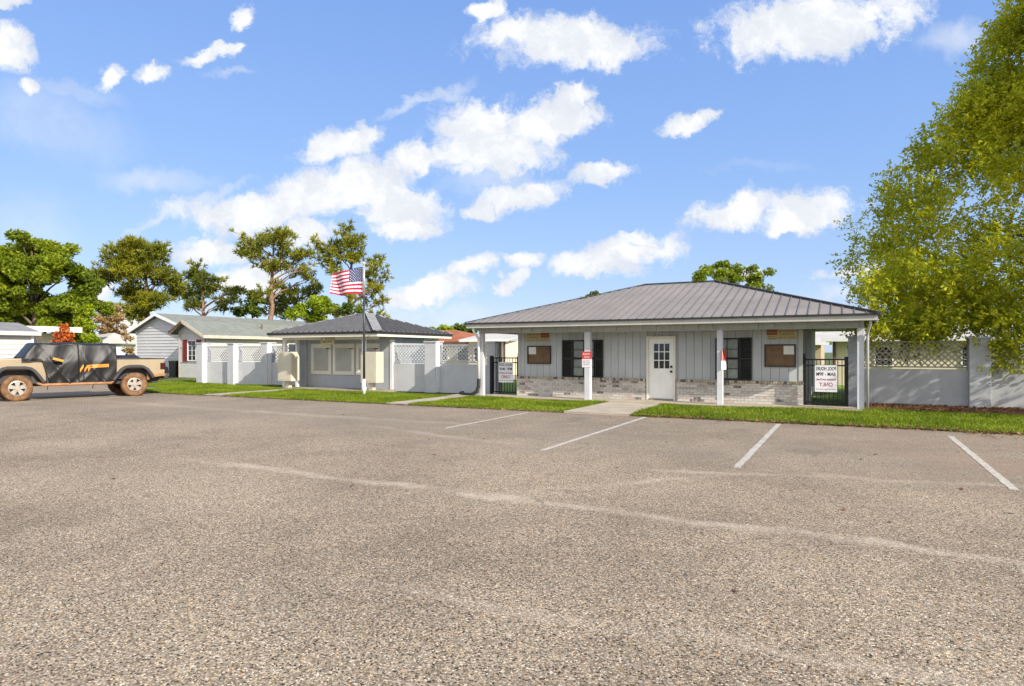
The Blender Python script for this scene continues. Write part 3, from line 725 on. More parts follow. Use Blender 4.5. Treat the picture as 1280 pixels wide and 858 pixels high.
# red placards on the porch posts
t = thing('red_sign', 'red and white placard facing out on the post left of the door', 'sign', (-7.44, 19.3, 1.1), group='red placards on the porch posts')
y = 19.312
MB().box(-7.61, -7.29, y - .006, y, 1.37, 1.61).build('red_panel', M['redsign'], t)
MB().box(-7.61, -7.29, y - .006, y, 1.10, 1.366).build('white_panel', M['signwhite'], t)
s = MB(); scribble(s, -7.57, -7.32, y - .006, 1.53, .06, 0, rnd); scribble(s, -7.54, -7.36, y - .006, 1.43, .05, 0, rnd); s.build('lettering', M['signwhite'], t)
s = MB()
for zz in (1.31, 1.25, 1.19): scribble(s, -7.57, -7.34, y - .006, zz, .03, 0, rnd)
s.build('lettering', M['redfade'], t)
t = thing('red_sign', 'red and white placard seen edge on along the post right of the door', 'sign', (-3.22, 19.42, 1.1), group='red placards on the porch posts')
MB().bar((-3.235, 19.42, 1.34), (-3.235, 19.42, 1.64), .01, .28, (.35, 1, 0)).build('red_panel', M['redsign'], t)
MB().bar((-3.235, 19.42, 1.08), (-3.235, 19.42, 1.337), .01, .28, (.35, 1, 0)).build('white_panel', M['signwhite'], t)

# ------------------------------------------------------------------ gates with hanging signs
def gate(x0, x1, label, hinge, latch):
    Y = 20.3
    t = thing('pool_gate', label, 'gate', ((x0 + x1)/2, Y, .07), group='black picket gates beside the clubhouse')
    fr = MB(); f = .04; z0, z1 = .13, 1.40
    fr.box(x0, x1, Y - .02, Y + .02, z1 - f, z1).box(x0, x1, Y - .02, Y + .02, z1 - .17 - f, z1 - .17).box(x0, x1, Y - .02, Y + .02, z0, z0 + f)
    fr.box(x0, x0 + f, Y - .022, Y + .022, z0, z1 + .02).box(x1 - f, x1, Y - .022, Y + .022, z0, z1 + .02)
    fr.build('frame', M['black'], t)
    n = 10
    pk = MB()
    for i in range(1, n):
        x = x0 + (x1 - x0) * i / n; pk.box(x - .009, x + .009, Y - .009, Y + .009, z0 + f, z1 - f)
    pk.build('pickets', M['black'], t)
    MB().box(hinge - .05, hinge + .05, Y - .05, Y + .05, .06, 1.46).build('gate_post', M['black'], t)
    lt = MB(); lt.box(latch - .045, latch + .045, Y - .05, Y + .03, 1.0, 1.45).box(latch - .03, latch + .03, Y - .06, Y + .04, 1.45, 1.55); lt.build('latch', M['black'], t)
    MB().box(latch - .03, latch + .03, Y - .03, Y + .03, .06, 1.0).build('latch_post', M['black'], t)
def hoursign(x0, x1, z0, z1, label, mirror):
    Y = 20.3 - .034
    t = thing('hours_sign', label, 'sign', ((x0 + x1)/2, Y, z0), group='pool hours signs on the gates')
    MB().box(x0, x1, Y - .006, Y, z0, z1).build('panel', M['signwhite'], t)
    for q in (x0 + .03, x1 - .03): MB().box(q - .008, q + .008, Y - .009, Y + .05, z1 - .03, z1 - .015).build('zip_tie', M['black'], t)
    cx = (x0 + x1) / 2; w = x1 - x0; H = z1 - z0; y = Y - .0065
    text('POOL HOURS', w * .90, H * .135, cx, y, z0 + H * .87, M['ink'], t, mirror)
    text('8AM - 9PM', w * .86, H * .135, cx, y, z0 + H * .665, M['ink'], t, mirror)
    text('Residents and Guest', w * .88, H * .08, cx, y, z0 + H * .47, M['redink'], t, mirror)
    text('ONLY', w * .60, H * .15, cx, y, z0 + H * .28, M['redink'], t, mirror)
    s = MB(); scribble(s, x0 + .03, x1 - .03, y, z0 + H * .1, .022, 0, rnd); s.build('lettering', M['brownink'], t)
gate(-11.54, -10.44, 'black picket gate at the left end of the clubhouse, latch on its right', -11.52, -10.40)
gate(-1.14, -.06, 'black picket gate at the right end of the clubhouse, latch on its left', -.06, -1.14)
hoursign(-11.21, -10.62, .50, 1.23, 'white POOL HOURS sign with readable lettering on the left gate', False)
hoursign(-.86, -.29, .46, 1.22, 'white POOL HOURS sign with mirrored lettering on the right gate', True)

# ------------------------------------------------------------------ stucco walls with lattice
def pillar(mb, x0, x1, y0, y1, z1): mb.box(x0, x1, y0, y1, 0, z1)
def lattice(x0, x1, z0, z1, y, m, root, pitch=.155, w=.034, fr=.04):
    mb = MB(); h = z1 - z0; L = x1 - x0
    for lay, sgn in ((y - .006, 1), (y + .006, -1)):
        k = -h
        while k < L:
            a, b = k, k + h
            za, zb = z0, z1
            if a < 0: za = z0 - a; a = 0
            if b > L: zb = z1 - (b - L); b = L
            if b - a > .03:
                if sgn > 0: mb.bar((x0 + a, lay, za), (x0 + b, lay, zb), .009, w, (0, 0, 1))
                else: mb.bar((x0 + a, lay, z1 - (za - z0)), (x0 + b, lay, z1 - (zb - z0)), .009, w, (0, 0, 1))
            k += pitch
    o = mb.build('lattice', m, root)
    f = MB(); f.box(x0, x1, y - .022, y + .022, z1, z1 + fr).box(x0, x1, y - .022, y + .022, z0 - fr, z0)
    f.build('lattice_rail', m, root)
    return o
FY = 20.9
def wallrun(label, pill, panels, m_lat, ztop=1.16, zlat=1.84, zp=1.97, capw=.03, capz=.05, sunlit=True):
    x0 = min([p[0] for p in pill] + [p[0] for p in panels]); 
    wm = M['stucco'] if sunlit else M['stucco_shaded']
    t = thing('lattice_wall', label, 'wall', (x0, FY, 0), group='grey stucco walls topped with lattice')
    for a, b, z in pill:
        pm_ = M['darkpost'] if a == -.02 else wm  # gate-end pillar gets the dark grey: its shade put into the colour
        mb = MB(); mb.box(a, b, FY - .24, FY + .26, 0, z); p = mb.build('pillar', pm_, t, bevel=.008)
        MB().box(a - capw, b + capw, FY - .24 - capw, FY + .26 + capw, z, z + capz).build('pillar_cap', pm_, p)
        if sunlit: MB().box(b + .002, b + .03, FY - .2, FY - .0, 0.02, z - .01).build('sunlit_side', M['whitepaint'], p)  # white strip paints the sunlit right side of the pillar
    for a, b in panels:
        MB().box(a, b, FY - .01, FY + .16, 0, ztop - .04).build('wall_panel', wm, t)
        lattice(a + .03, b, ztop + .04, zlat, FY + .06, m_lat, t)
    return t
wallrun('grey stucco wall with white lattice and three pillars near the parked pickup', [(-28.45, -28.02, 2.0), (-26.2, -25.78, 1.96), (-23.94, -23.52, 1.99)], [(-28.02, -26.2), (-25.78, -23.94), (-23.52, -21.66)], M['lattice'])
wallrun('grey stucco wall with white lattice joining the mail building to the clubhouse', [(-14.76, -14.23, 1.97), (-11.93, -11.58, 1.94)], [(-16.5, -14.76), (-14.23, -11.93)], M['lattice'])
wallrun('long grey stucco wall with weathered lattice under the yellow-green tree', [(-.02, .22, 2.0), (2.83, 3.30, 1.95), (8.4, 8.85, 1.95)], [(.22, 2.83), (3.30, 8.4)], M['latticeold'], zlat=1.86, sunlit=False)

# ------------------------------------------------------------------ mail building
mail = thing('mail_building', 'small grey mail building with boarded cream windows and dark metal hip roof', 'building', (-19.1, 22, 0))
mx0, mx1 = -21.66, -16.52
mb = MB(); mb.box(mx0, mx1, FY - .02, FY + .12, .02, 2.22).box(mx0, mx0 + .12, FY + .12, 24.2, .02, 2.22).box(mx0 + .12, mx1 - .12, 24.08, 24.2, .02, 2.22)
mb.box(mx0, mx0 + .42, FY - .1, FY - .02, .02, 2.2)
mb.build('wall', M['mailwall'], mail)
sw = MB(); y = FY + .13
while y < 24.2:
    sw.box(mx1 - .1, mx1, y, min(y + .29, 24.2), .02, 2.22); y += .3
sw.box(mx1 - .12, mx1 - .1, FY + .12, 24.2, .02, 2.22); sw.build('side_wall', M['mailwall'], mail)
MB().box(mx1 - .1, mx1 + .03, FY - .05, FY - .022, .05, 2.1).box(mx1 + .002, mx1 + .03, FY - .022, FY + .1, .05, 2.1).build('corner_board', M['whitepaint'], mail)
for x0, x1 in ((-20.97, -19.80), (-19.70, -18.50), (-18.40, -17.16)):
    y = FY - .022; f = .15; z0, z1 = .62, 1.95
    mb = MB(); mb.box(x0, x1, y - .05, y, z0, z0 + f).box(x0, x1, y - .05, y, z1 - f * 1.2, z1).box(x0, x0 + f, y - .05, y, z0 + f, z1 - f * 1.2).box(x1 - f, x1, y - .05, y, z0 + f, z1 - f * 1.2)
    w = mb.build('window', M['cream'], mail)
    MB().box(x0 + f, x1 - f, y - .03, y - .002, z0 + f, z1 - f * 1.2).build('mail_panel', M['mailpane'], w)
    g = MB(); nx, nz = 7, 8
    for i in range(1, nx): xx = x0 + f + (x1 - x0 - 2*f) * i / nx; g.box(xx - .005, xx + .005, y - .036, y - .0305, z0 + f, z1 - f*1.2)
    for i in range(1, nz): zz = z0 + f + (z1 - z0 - 2.2*f) * i / nz; g.box(x0 + f, x1 - f, y - .0375, y - .0365, zz - .005, zz + .005)
    g.build('box_grid', M['trimgrey'], w)
    hb = MB(); hb.box(x1 - f - .12, x1 - f + .1, y - .07, y - .051, z1 - f * 1.2 - .05, z1 - f * 1.2 - .02); hb.build('hasp', M['black'], w)
window_unit_side = MB()
def sidewin(x, y0, y1, z0, z1, root, m_f, m_p, f=.08):
    mb = MB(); mb.box(x, x + .03, y0, y1, z0, z0 + f).box(x, x + .03, y0, y1, z1 - f, z1).box(x, x + .03, y0, y0 + f, z0 + f, z1 - f).box(x, x + .03, y1 - f, y1, z0 + f, z1 - f)
    w = mb.build('window', m_f, root)
    MB().box(x - .001, x + .012, y0 + f, y1 - f, z0 + f, z1 - f).build('pane', m_p, w); return w
sidewin(mx1 + .001, 23.1, 24.1, 1.5, 2.2, mail, M['whitepaint'], M['darkglass'])
for xx, yy in ((-21.62, 19.95), (-17.2, 19.95), (-21.55, 20.6)):
    mb = MB(); w = .065; mb.box(xx - w, xx + w, yy - w, yy + w, .05, 2.2); mb.build('porch_post', M['whitepaint'], mail, bevel=.005)
QX0, QX1, QY0, QY1 = -22.12, -16.15, 19.5, 24.72
fb = MB(); z0, z1 = 2.2, 2.312
fb.box(QX0, QX1, QY0, QY0 + .03, z0, z1).box(QX0, QX1, QY1 - .03, QY1, z0, z1).box(QX0, QX0 + .03, QY0 + .03, QY1 - .03, z0, z1).box(QX1 - .03, QX1, QY0 + .03, QY1 - .03, z0, z1)
fb.build('fascia', M['cream'], mail)
MB().box(QX0 + .03, QX1 - .03, QY0 + .03, QY1 - .03, 2.222, 2.24).build('soffit', M['cream'], mail)
MB().box(mx0 - .05, mx1 + .05, 19.9, 20.0, 2.10, 2.22).build('porch_beam', M['cream'], mail)
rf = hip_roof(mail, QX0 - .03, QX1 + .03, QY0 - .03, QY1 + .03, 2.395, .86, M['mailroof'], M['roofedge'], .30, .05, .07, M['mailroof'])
eb = MB(); eb.box(QX0 - .04, QX1 + .04, QY0 - .04, QY0 - .0, 2.312, 2.362).box(QX1, QX1 + .04, QY0, QY1 + .04, 2.312, 2.362).box(QX0 - .04, QX0, QY0, QY1 + .04, 2.312, 2.362); eb.build('gutter', M['roofedge'], rf)
hp = MB(); run = (QY1 - QY0) / 2 + .03
a, b = Vector((QX1 + .03, QY0 - .03, 2.395)), Vector((QX1 + .03 - run, QY0 - .03 + run, 2.395 + .86))
hp.bar(a + Vector((0, 0, .05)), b + Vector((0, 0, .05)), .36, .02); hp.build('hip_flashing', M['flash'], rf)
# sign under the eave
t = thing('mail_sign', 'small wooden sign hanging under the mail building eave', 'sign', (-19.1, 20.0, 1.9))
MB().box(-19.45, -18.72, 19.86, 19.885, 1.90, 2.19).build('panel', M['tansign'], t)
s = MB(); scribble(s, -19.38, -18.8, 19.86, 2.02, .075, 0, rnd); s.build('lettering', M['ink'], t)
MB().lathe([(0, -.05), (.035, -.04), (.05, 0), (.035, .04), (0, .05)], (-19.25, 19.84, 2.13), 'z', 12).build('lamp', M['whitepaint'], t, True)
# cluster mailboxes
def cluster(cx, cy, label):
    t = thing('cluster_mailbox', label, 'mailbox', (cx, cy, .05), group='beige cluster mailboxes by the mail building')
    w, d = .40, .23
    mb = MB(); mb.box(cx - w, cx + w, cy - d, cy + d, .36, 1.60); mb.build('cabinet', M['beige'], t, bevel=.012)
    MB().box(cx - w + .05, cx + w - .05, cy - d - .006, cy - d + .002, .42, 1.54).build('back_panel', M['beige'], t)
    MB().box(cx - .1, cx + .1, cy - .09, cy + .09, .07, .358).build('pedestal', M['beige'], t)
    MB().box(cx - .16, cx + .16, cy - .14, cy + .14, .055, .075).build('base_plate', M['concdark'], t)
    MB().box(cx + w + .002, cx + w + .02, cy - .03, cy + .03, 1.2, 1.3).build('lock_plate', M['beige'], t)
cluster(-21.15, 19.72, 'beige cluster mailbox on the left, beside the far porch post')
cluster(-16.93, 20.12, 'beige cluster mailbox behind the flagpole, covering the third window')

# ------------------------------------------------------------------ flagpole and flag
FX, FYP = -15.46, 17.93
t = thing('flagpole', 'thin dark flagpole with white base sleeve in the lawn', 'flagpole', (FX, FYP, 0))
MB().tube([(FX, FYP, .02), (FX, FYP, .62)], .055, 14).build('base_sleeve', M['whitepaint'], t, True)
MB().tube([(FX, FYP, .62), (FX, FYP, 2.4), (FX, FYP, 3.6)], [.042, .04, .036], 12).build('lower_pole', M['polemetal'], t, True)
MB().tube([(FX, FYP, 3.6), (FX, FYP, 4.76)], [.034, .028], 12).build('upper_pole', M['polelight'], t, True)
MB().lathe([(0, -.05), (.04, -.03), (.055, 0), (.04, .03), (0, .05)], (FX, FYP, 4.80), 'z', 14).build('finial', M['cream'], t, True)
fl = thing('flag', 'American flag with red and white stripes flying from the flagpole', 'flag', (FX - .04, FYP, 3.68))
NU, NV = 52, 26; FLN, FH = 1.50, .98
def fpt(u, v, side=0.0):
    # u along the fly (0 hoist), v down from top
    x = FX - .045 - u * FLN * .95
    sag = -.10 * u - .10 * u * u + .04 * math.sin(u * 7.0 + .4) * u ** .5
    z = 4.66 + sag - v * FH * (1 - .22 * u) + .02 * math.sin(u * 11 + v * 3) * u
    y = FYP - .14 * u + .09 * math.sin(u * 8.5 + v * 1.3) * (.25 + u) + side
    return Vector((x, y, z))
mb = MB()
for i in range(NU):
    for j in range(NV):
        st = int(j / 2)
        canton = (i / NU) < .40 and st < 7
        mi = 2 if canton else (0 if st % 2 == 0 else 1)
        mb.quad(fpt(i/NU, j/NV), fpt((i+1)/NU, j/NV), fpt((i+1)/NU, (j+1)/NV), fpt(i/NU, (j+1)/NV), mi=mi)
import bmesh
cl = mb.build('cloth', [M['flagred'], M['flagwhite'], M['flagblue']], fl)
bmx = bmesh.new(); bmx.from_mesh(cl.data); bmesh.ops.remove_doubles(bmx, verts=bmx.verts, dist=1e-5); bmx.to_mesh(cl.data); bmx.free()
cl.data.polygons.foreach_set('use_smooth', [True] * len(cl.data.polygons))
stm = MB()
for r in range(9):
    for c in range(6 if r % 2 == 0 else 5):
        u = .40 * ((c * 2 + (1 if r % 2 == 0 else 2)) / 12); v = (7/13) * (r + 1) / 10
        for sd in (-.005, .005):
            pts = []
            for k in range(10):
                rr = .026 if k % 2 == 0 else .011; a = math.pi/2 + k * math.pi/5
                pts.append(fpt(u + rr * math.cos(a) / FLN, v - rr * math.sin(a) / FH, sd))
            stm.quad(*pts)
stm.build('stars', M['flagwhite'], cl)
MB().box(FX - .06, FX - .035, FYP - .008, FYP + .008, 3.68, 4.67).build('hoist_band', M['flagwhite'], fl)

# ------------------------------------------------------------------ pickup truck (local x forward from the rear axle, y to its left, z up)
ux, uy = -.2727, -.9621
rearx, reary = -22.86, 14.03
org = Vector((rearx + ux * -.1 - .93 * .9621, reary + uy * -.1 + .93 * .2727, 0))
ang = math.atan2(uy, ux)
truck = thing('pickup_truck', 'sand coloured pickup truck with mud-caked tyres, parked at the lot edge', 'pickup truck', org, ang, local=True)
HW = .80
mb = MB()
# hood and front clip (tapered), bed box, rear body
mb.prism([(2.60, .62), (2.60, 1.37), (3.25, 1.385), (3.8, 1.36), (4.02, 1.29), (4.08, 1.15), (4.08, .75), (3.95, .68), (3.8, 1.0), (3.0, 1.0), (2.75, .62)], -.72, .72, 'y')
body = mb.build('front_body', M['tan'], truck, bevel=.025)
mb = MB()
mb.prism([(.56, .62), (.56, 1.33), (-1.0, 1.33), (-1.03, .86), (-.98, .70), (-.55, .66), (-.5, 1.0), (.35, 1.0), (.55, .62)], HW - .06, HW, 'y')
mb.prism([(.56, .62), (.56, 1.33), (-1.0, 1.33), (-1.03, .86), (-.98, .70), (-.55, .66), (-.5, 1.0), (.35, 1.0), (.55, .62)], -HW, -HW + .06, 'y')
mb.box(-1.02, -.96, -HW + .06, HW - .06, .7, 1.33).box(.5, .55, -HW + .06, HW - .06, .7, 1.33).box(-.96, .5, -.55, .55, .78, .84)
bed = mb.build('bed', M['tan'], truck, bevel=.012)
rl = MB(); rl.box(-1.03, .55, HW - .08, HW + .012, 1.331, 1.368).box(-1.03, .55, -HW - .012, -HW + .08, 1.331, 1.368).box(-1.03, -.95, -HW + .08, HW - .08, 1.331, 1.364)
rl.build('bed_rail', M['flare'], bed)
MB().box(-.56, -.46, .45, HW - .08, .58, 1.0).build('wheel_liner', M['muddyrail'], bed)
for sy in (1, -1):
    MB().box(-1.06, -.88, sy * (HW - .1), sy * (HW + .022), .95, 1.19).build('taillight', M['taillight'], bed, bevel=.012)
MB().box(-1.16, -1.0, -.82, .82, .60, .72).build('rear_bumper', M['flare'], truck, bevel=.03)
MB().box(-1.05, -.62, HW - .03, HW + .01, .70, .80).build('mud_panel', M['muddyrail'], bed)
MB().box(4.08, 4.26, -.82, .82, .58, .82).build('front_bumper', M['flare'], truck, bevel=.03)
for sy in (.45, -.45):
    MB().lathe([(0, .03), (.10, .025), (.11, 0)], (4.08, sy, 1.10), 'x', 20).build('headlight', M['polelight'], truck, True)
gr_ = MB()
for i in range(7): gr_.box(4.081, 4.10, -.27 + i * .09 - .025, -.27 + i * .09 + .025, .92, 1.22)
gr_.build('grille', M['black'], truck)
def flare(x0, pts, sy):
    """trapezoid wheel-arch lip swept round the arch; pts is the arch line (x,z)"""
    mb = MB(); y0, y1 = (.70, .945) if sy > 0 else (-.945, -.70)
    n = len(pts); th = .10
    outer = []
    cx = sum(p[0] for p in pts) / n; cz = .42
    for (x, z) in pts:
        d = Vector((x - cx, z - cz)).normalized(); outer.append((x + d.x * th, z + d.y * th))
    for i in range(n - 1):
        q = [pts[i], pts[i+1], outer[i+1], outer[i]]
        mb.prism(q, y0, y1, 'y')
    bmq = mb.build('wheel_arch', M['flare'], truck); o = bmq
    q = bmesh.new(); q.from_mesh(o.data); bmesh.ops.remove_doubles(q, verts=q.verts, dist=1e-4); seen = {}
    for f in q.faces:
        seen.setdefault(tuple(sorted(v.index for v in f.verts)), []).append(f)
    bmesh.ops.delete(q, geom=[f for g in seen.values() if len(g) > 1 for f in g], context='FACES_ONLY'); q.to_mesh(o.data); q.free()
    bv = o.modifiers.new('bevel', 'BEVEL'); bv.width = .022; bv.segments = 3; bv.limit_method = 'ANGLE'; bv.angle_limit = R(50)
    return o
rearch = [(.62, .58), (.54, .70), (.45, .83), (.36, .94), (.26, 1.005), (.12, 1.03), (-.14, 1.035), (-.26, 1.01), (-.36, .95), (-.44, .86), (-.51, .75), (-.57, .63)]
frarch = [(2.73, .55), (2.81, .68), (2.90, .82), (2.98, .93), (3.07, 1.0), (3.20, 1.03), (3.60, 1.04), (3.72, 1.01), (3.80, .95), (3.88, .86), (3.98, .74)]
for sy in (1, -1): flare(0, rearch, sy); flare(0, frarch, sy)
MB().box(4.0, 4.09, .74, .93, .86, .95).build('marker_lamp', M['lens'], truck)
# underbody, axles, rock rails
ub = MB(); ub.box(-.9, 3.9, -.5, .5, .45, .62).tube([(0, -.75, .41), (0, .75, .41)], .06, 8).tube([(3.40, -.75, .41), (3.40, .75, .41)], .06, 8)
ub.box(.6, 2.6, -.78, .78, .52, 1.2); ub.box(2.6, 3.0, -.68, .68, .55, 1.1); ub.box(2.7, 4.05, -.60, .60, .55, 1.12).box(-.95, .55, -.62, .62, .62, 1.1); ub.build('underbody', M['flare'], truck)
for sy in (1, -1):
    rr = MB(); rr.tube([(2.86, sy * .80, .56), (2.72, sy * .88, .50), (.74, sy * .88, .50), (.62, sy * .80, .58)], .045, 10); rr.box(.74, 2.72, min(sy*.74, sy*.86), max(sy*.74, sy*.86), .47, .545)
    rr.build('rock_rail', M['muddyrail'], truck, True)
def wheel(x, sy):
    mb = MB(); c = (x, sy * .80, .415)
    prof = [(.24, .10), (.30, .125), (.385, .13), (.412, .10), (.416, 0), (.412, -.10), (.385, -.13), (.30, -.125), (.24, -.10)]
    mb.lathe([(r, a * sy) for r, a in prof], c, 'y', 40)
    # tread lugs
    for k in range(44):
        a = 2 * math.pi * k / 44
        for q, off in ((.055, 0), (-.055, .07)):
            aa = a + off; cs, sn = math.cos(aa), math.sin(aa)
            p = Vector((x + .405 * cs, c[1] + q - .045, .415 + .405 * sn)); p2 = p + Vector((0, .09, 0))
            mb.bar(p, p2, .034, .034, (cs, 0, sn))
    w = mb.build('wheel', M['mud'], truck, True)
    rm = MB(); o = sy
    rm.lathe([(.24, .11 * o), (.225, .12 * o), (.215, .06 * o), (.20, .03 * o), (0, .02 * o)], c, 'y', 36)
    r_ = rm.build('rim', M['flare'], w, True)
    sp = MB()
    for k in range(5):
        a = 2 * math.pi * k / 5 + math.pi / 2
        d = Vector((math.cos(a), 0, math.sin(a))); s = Vector((-d.z, 0, d.x)); cc = Vector(c) + Vector((0, .085 * o, 0))
        ya = Vector((0, .022 * o, 0))
        A = [cc + d * .05 + s * .045, cc + d * .05 - s * .045, cc + d * .225 - s * .075, cc + d * .225 + s * .075]
        i = len(sp.v); sp.v += [tuple(p + ya) for p in A] + [tuple(p - ya) for p in A]
        for q in ((0,1,2,3),(7,6,5,4),(0,4,5,1),(1,5,6,2),(2,6,7,3),(3,7,4,0)): sp.f.append(tuple(i + z for z in q)); sp.m.append(0)
    sp.lathe([(.075, .07 * o), (.075, .112 * o), (.06, .125 * o), (0, .125 * o)], c, 'y', 20)
    sp.lathe([(.205, .10 * o), (.222, .125 * o), (.243, .118 * o), (.243, .09 * o)], c, 'y', 36)
    sp.build('spokes', M['rim'], r_)
for x in (0.0, 3.40):
    for sy in (1, -1): wheel(x, sy)
ml = MB(); ml.tube([(3.95, .60, 1.36), (3.95, .60, 1.42)], .018, 6); ml.box(3.25, 3.32, .3, .55, 1.385, 1.42); ml.build('hood_latch', M['black'], truck)
mf = MB()
for x in (2.55, 1.25): mf.tube([(x, .78, .48), (x + .05, .82, .33)], .012, 6)
mf.build('cover_strap_hooks', M['black'], truck)
# fitted cab cover draped over the cab
cv = thing('car_cover', 'black fabric cab cover with orange stripes draped over the pickup', 'car cover', org, ang, local=True)
def toph(x):
    if x > 2.93: return 1.90 - (x - 2.93) / .34 * .47
    if x > 2.75: return 1.905
    if x < .70: return 1.905 - (.70 - x) * .25
    return 1.915 + .012 * math.sin(x * 4)
def both(x):
    if x > 2.74: return 1.372
    if x > 2.50: return .49 + (x - 2.50) / .24 * .885
    if x < .80: return .49 + (.80 - x) * 1.0
    return .49 + .012 * math.sin(x * 9)
def cvp(x, k, out=0.0):
    """k in 0..1 from the near hem up over the roof to the far hem"""
    h, b = toph(x), both(x)
    zs = min(1.30, b + (h - b) * .55); yw = .83; yr = .70
    if x > 2.93: q = (x - 2.93) / .34; yr = .70 + .04 * q; 
    kk = k if k <= .5 else 1 - k; sgn = 1 if k <= .5 else -1
    if kk < .18: t = kk / .18; y = yw; z = b + (zs - b) * t; n = Vector((0, 1, 0))
    elif kk < .34: t = (kk - .18) / .16; y = yw + (yr - yw) * t; z = zs + (h - .05 - zs) * t; n = Vector((0, .97, .24))
    else: t = (kk - .34) / .16; y = yr * (1 - t); z = h - .05 * (1 - t) ** 3; n = Vector((0, .2, .98)); y = yr * (1 - t ** 1.15)
    n = Vector((0, n.y * sgn, n.z))
    w = 0
    if kk < .34:
        # hanging folds, gathers at the hem and diagonal pulls from the mirror
        low = max(0.0, min(1.0, (1.45 - z) / .7))
        w = .040 * noise.noise(Vector((x * 2.6 + z * .8, sgn * 3, z * 1.5))) + (.004 + .012 * low) * noise.noise(Vector((x * 7 + z * 3, 7 + sgn, z * 2.2)))
        w += (low + .18) * (.055 * (1 - abs(math.sin((x * 1.5 + z * 1.3) * 2.0))) ** 5 + .06 * (1 - abs(math.sin((x * 1.7 - z * 1.2 + .8) * 1.8))) ** 5)
        if z < .62: w += .02 * math.sin(x * 23)
        if 1.55 < x < 1.70: w -= .018
    else: w = .012 * noise.noise(Vector((x * 4, y * 4, 1)))
    return Vector((x, y * sgn, z)) + n * (w + out)
NX, NK = 110, 64
mb = MB()
xs = [.55 + (3.27 - .55) * i / NX for i in range(NX + 1)]
grid = [[cvp(x, k / NK) for k in range(NK + 1)] for x in xs]
i0 = 0; mb.v = [tuple(p) for row in grid for p in row]
for i in range(NX):
    for k in range(NK):
        a = i * (NK + 1) + k; mb.f.append((a, a + 1, a + NK + 2, a + NK + 1)); mb.m.append(0)
# closed back
nb = len(mb.v); mb.v.append((.53, 0, 1.3))
for k in range(NK): mb.f.append((k + 1, k, nb)); mb.m.append(0)
drape = mb.build('drape', M['cover'], cv, True)
def strip(pts_xz, wz, name):
    mb = MB()
    for (xa, za, xb, zb) in pts_xz:
        n = 14
        for i in range(n):
            row = []
            for t in (i / n, (i + 1) / n):
                x = xa + (xb - xa) * t; z = za + (zb - za) * t
                row.append((x, z))
            (x1, z1), (x2, z2) = row
            def side(x, z):
                b = both(x); h = toph(x); zs = min(1.30, b + (h - b) * .55); k = .18 * (z - b) / (zs - b)
                return cvp(x, k, .008)
            mb.quad(side(x1, z1 - wz), side(x2, z2 - wz), side(x2, z2 + wz), side(x1, z1 + wz))
    return mb.build(name, M['orange'], cv)
strip([(1.46, 1.09, .80, 1.12)], .055, 'orange_stripe')
strip([(1.66, .95, 1.56, 1.12), (1.53, .95, 1.45, 1.09), (1.42, .97, 1.36, 1.07)], .06, 'orange_stripe')
mb = MB(); mb.box(2.18, 2.46, .80, 1.0, 1.24, 1.42); mb.build('mirror_pocket', M['cover'], cv, bevel=.04)
mb = MB(); mb.bar((2.18, 1.006, 1.29), (2.47, 1.006, 1.38), .012, .07); mb.build('mirror_stripe', M['orange'], cv)

# ------------------------------------------------------------------ neighbouring houses
def lap(mb, y, z0, z1, xl, xr, pitch=.2, face=-1, axis='y'):
    """lap siding: each course a board tilted out at its lower edge; xl, xr give the side limits at a height"""
    z = z0
    while z < z1 - .01:
        zt = min(z + pitch, z1); a, b, c, d = xl(z), xr(z), xl(zt), xr(zt)
        o = face * .034
        def P(u, dy, zz): return (u, y + dy, zz) if axis == 'y' else (y + dy, u, zz)
        mb.quad(P(a, o, z), P(b, o, z), P(d, face * .004, zt), P(c, face * .004, zt))
        mb.quad(P(a, o, z), P(b, o, z), P(b, 0, z), P(a, 0, z))
        z = zt
def gable_house(name, label, x0, x1, xa, y0, y1, ze, za, m_wall, m_roof, ov=.3, m_trim='whitepaint', zel=None, zf=.35, rowy=.2, base='found', th=.12):
    """gable faces -Y, ridge along +Y at x = xa"""
    zel = zel if zel is not None else ze
    t = thing(name, label, 'house', ((x0 + x1) / 2, (y0 + y1) / 2, 0))
    mb = MB()
    def xl(z): return x0 if z <= zel else x0 + (xa - x0) * (z - zel) / (za - zel)
    def xr(z): return x1 if z <= ze else x1 + (xa - x1) * (z - ze) / (za - ze)
    mb.prism([(x0, zf), (x1, zf), (x1, ze), (xa, za - .02), (x0, zel)], y0, y1, 'y')
    lap(mb, y0 - .001, zf, za - .05, xl, xr, rowy)
    lap(mb, x1 + .001, zf, ze, lambda z: y0, lambda z: y1, rowy, 1, 'x')
    mb.build('wall', m_wall, t)
    MB().box(x0 + .03, x1 - .03, y0 + .03, y1, 0, zf - .002).build('foundation', M[base], t)
    rb = MB(); yo0, yo1 = y0 - ov, y1 + ov
    def slope(xe, zee, sgn):
        k = (za - zee) / abs(xa - xe); xo = xe + sgn * ov; zo = zee - k * ov
        rb.prism([(xa, za + th), (xo, zo + th), (xo, zo), (xa, za)], yo0, yo1, 'y'); return xo, zo
    lo = slope(x0, zel, -1); ro = slope(x1, ze, 1)
    rf = rb.build('roof', m_roof, t)
    tb = MB()
    for xo, zo in (lo, ro):
        tb.prism([(xa, za + th + .01), (xo, zo + th + .01), (xo, zo - .05), (xa, za - .06)], yo0 - .03, yo0 - .002, 'y')
        sx = 1 if xo > xa else -1
        tb.box(xo + sx * .002, xo + sx * .03, yo0 - .03, yo1, zo - .04, zo + th + .02)
    tb.build('rake_trim', M[m_trim], rf)
    MB().box(x0 - .01, x0 + .1, y0 - .047, y0 - .036, zf, zel - .02).build('corner_board', M[m_trim], t); MB().box(x1 - .1, x1 + .01, y0 - .047, y0 - .036, zf, ze - .02).build('corner_board', M[m_trim], t)
    return t
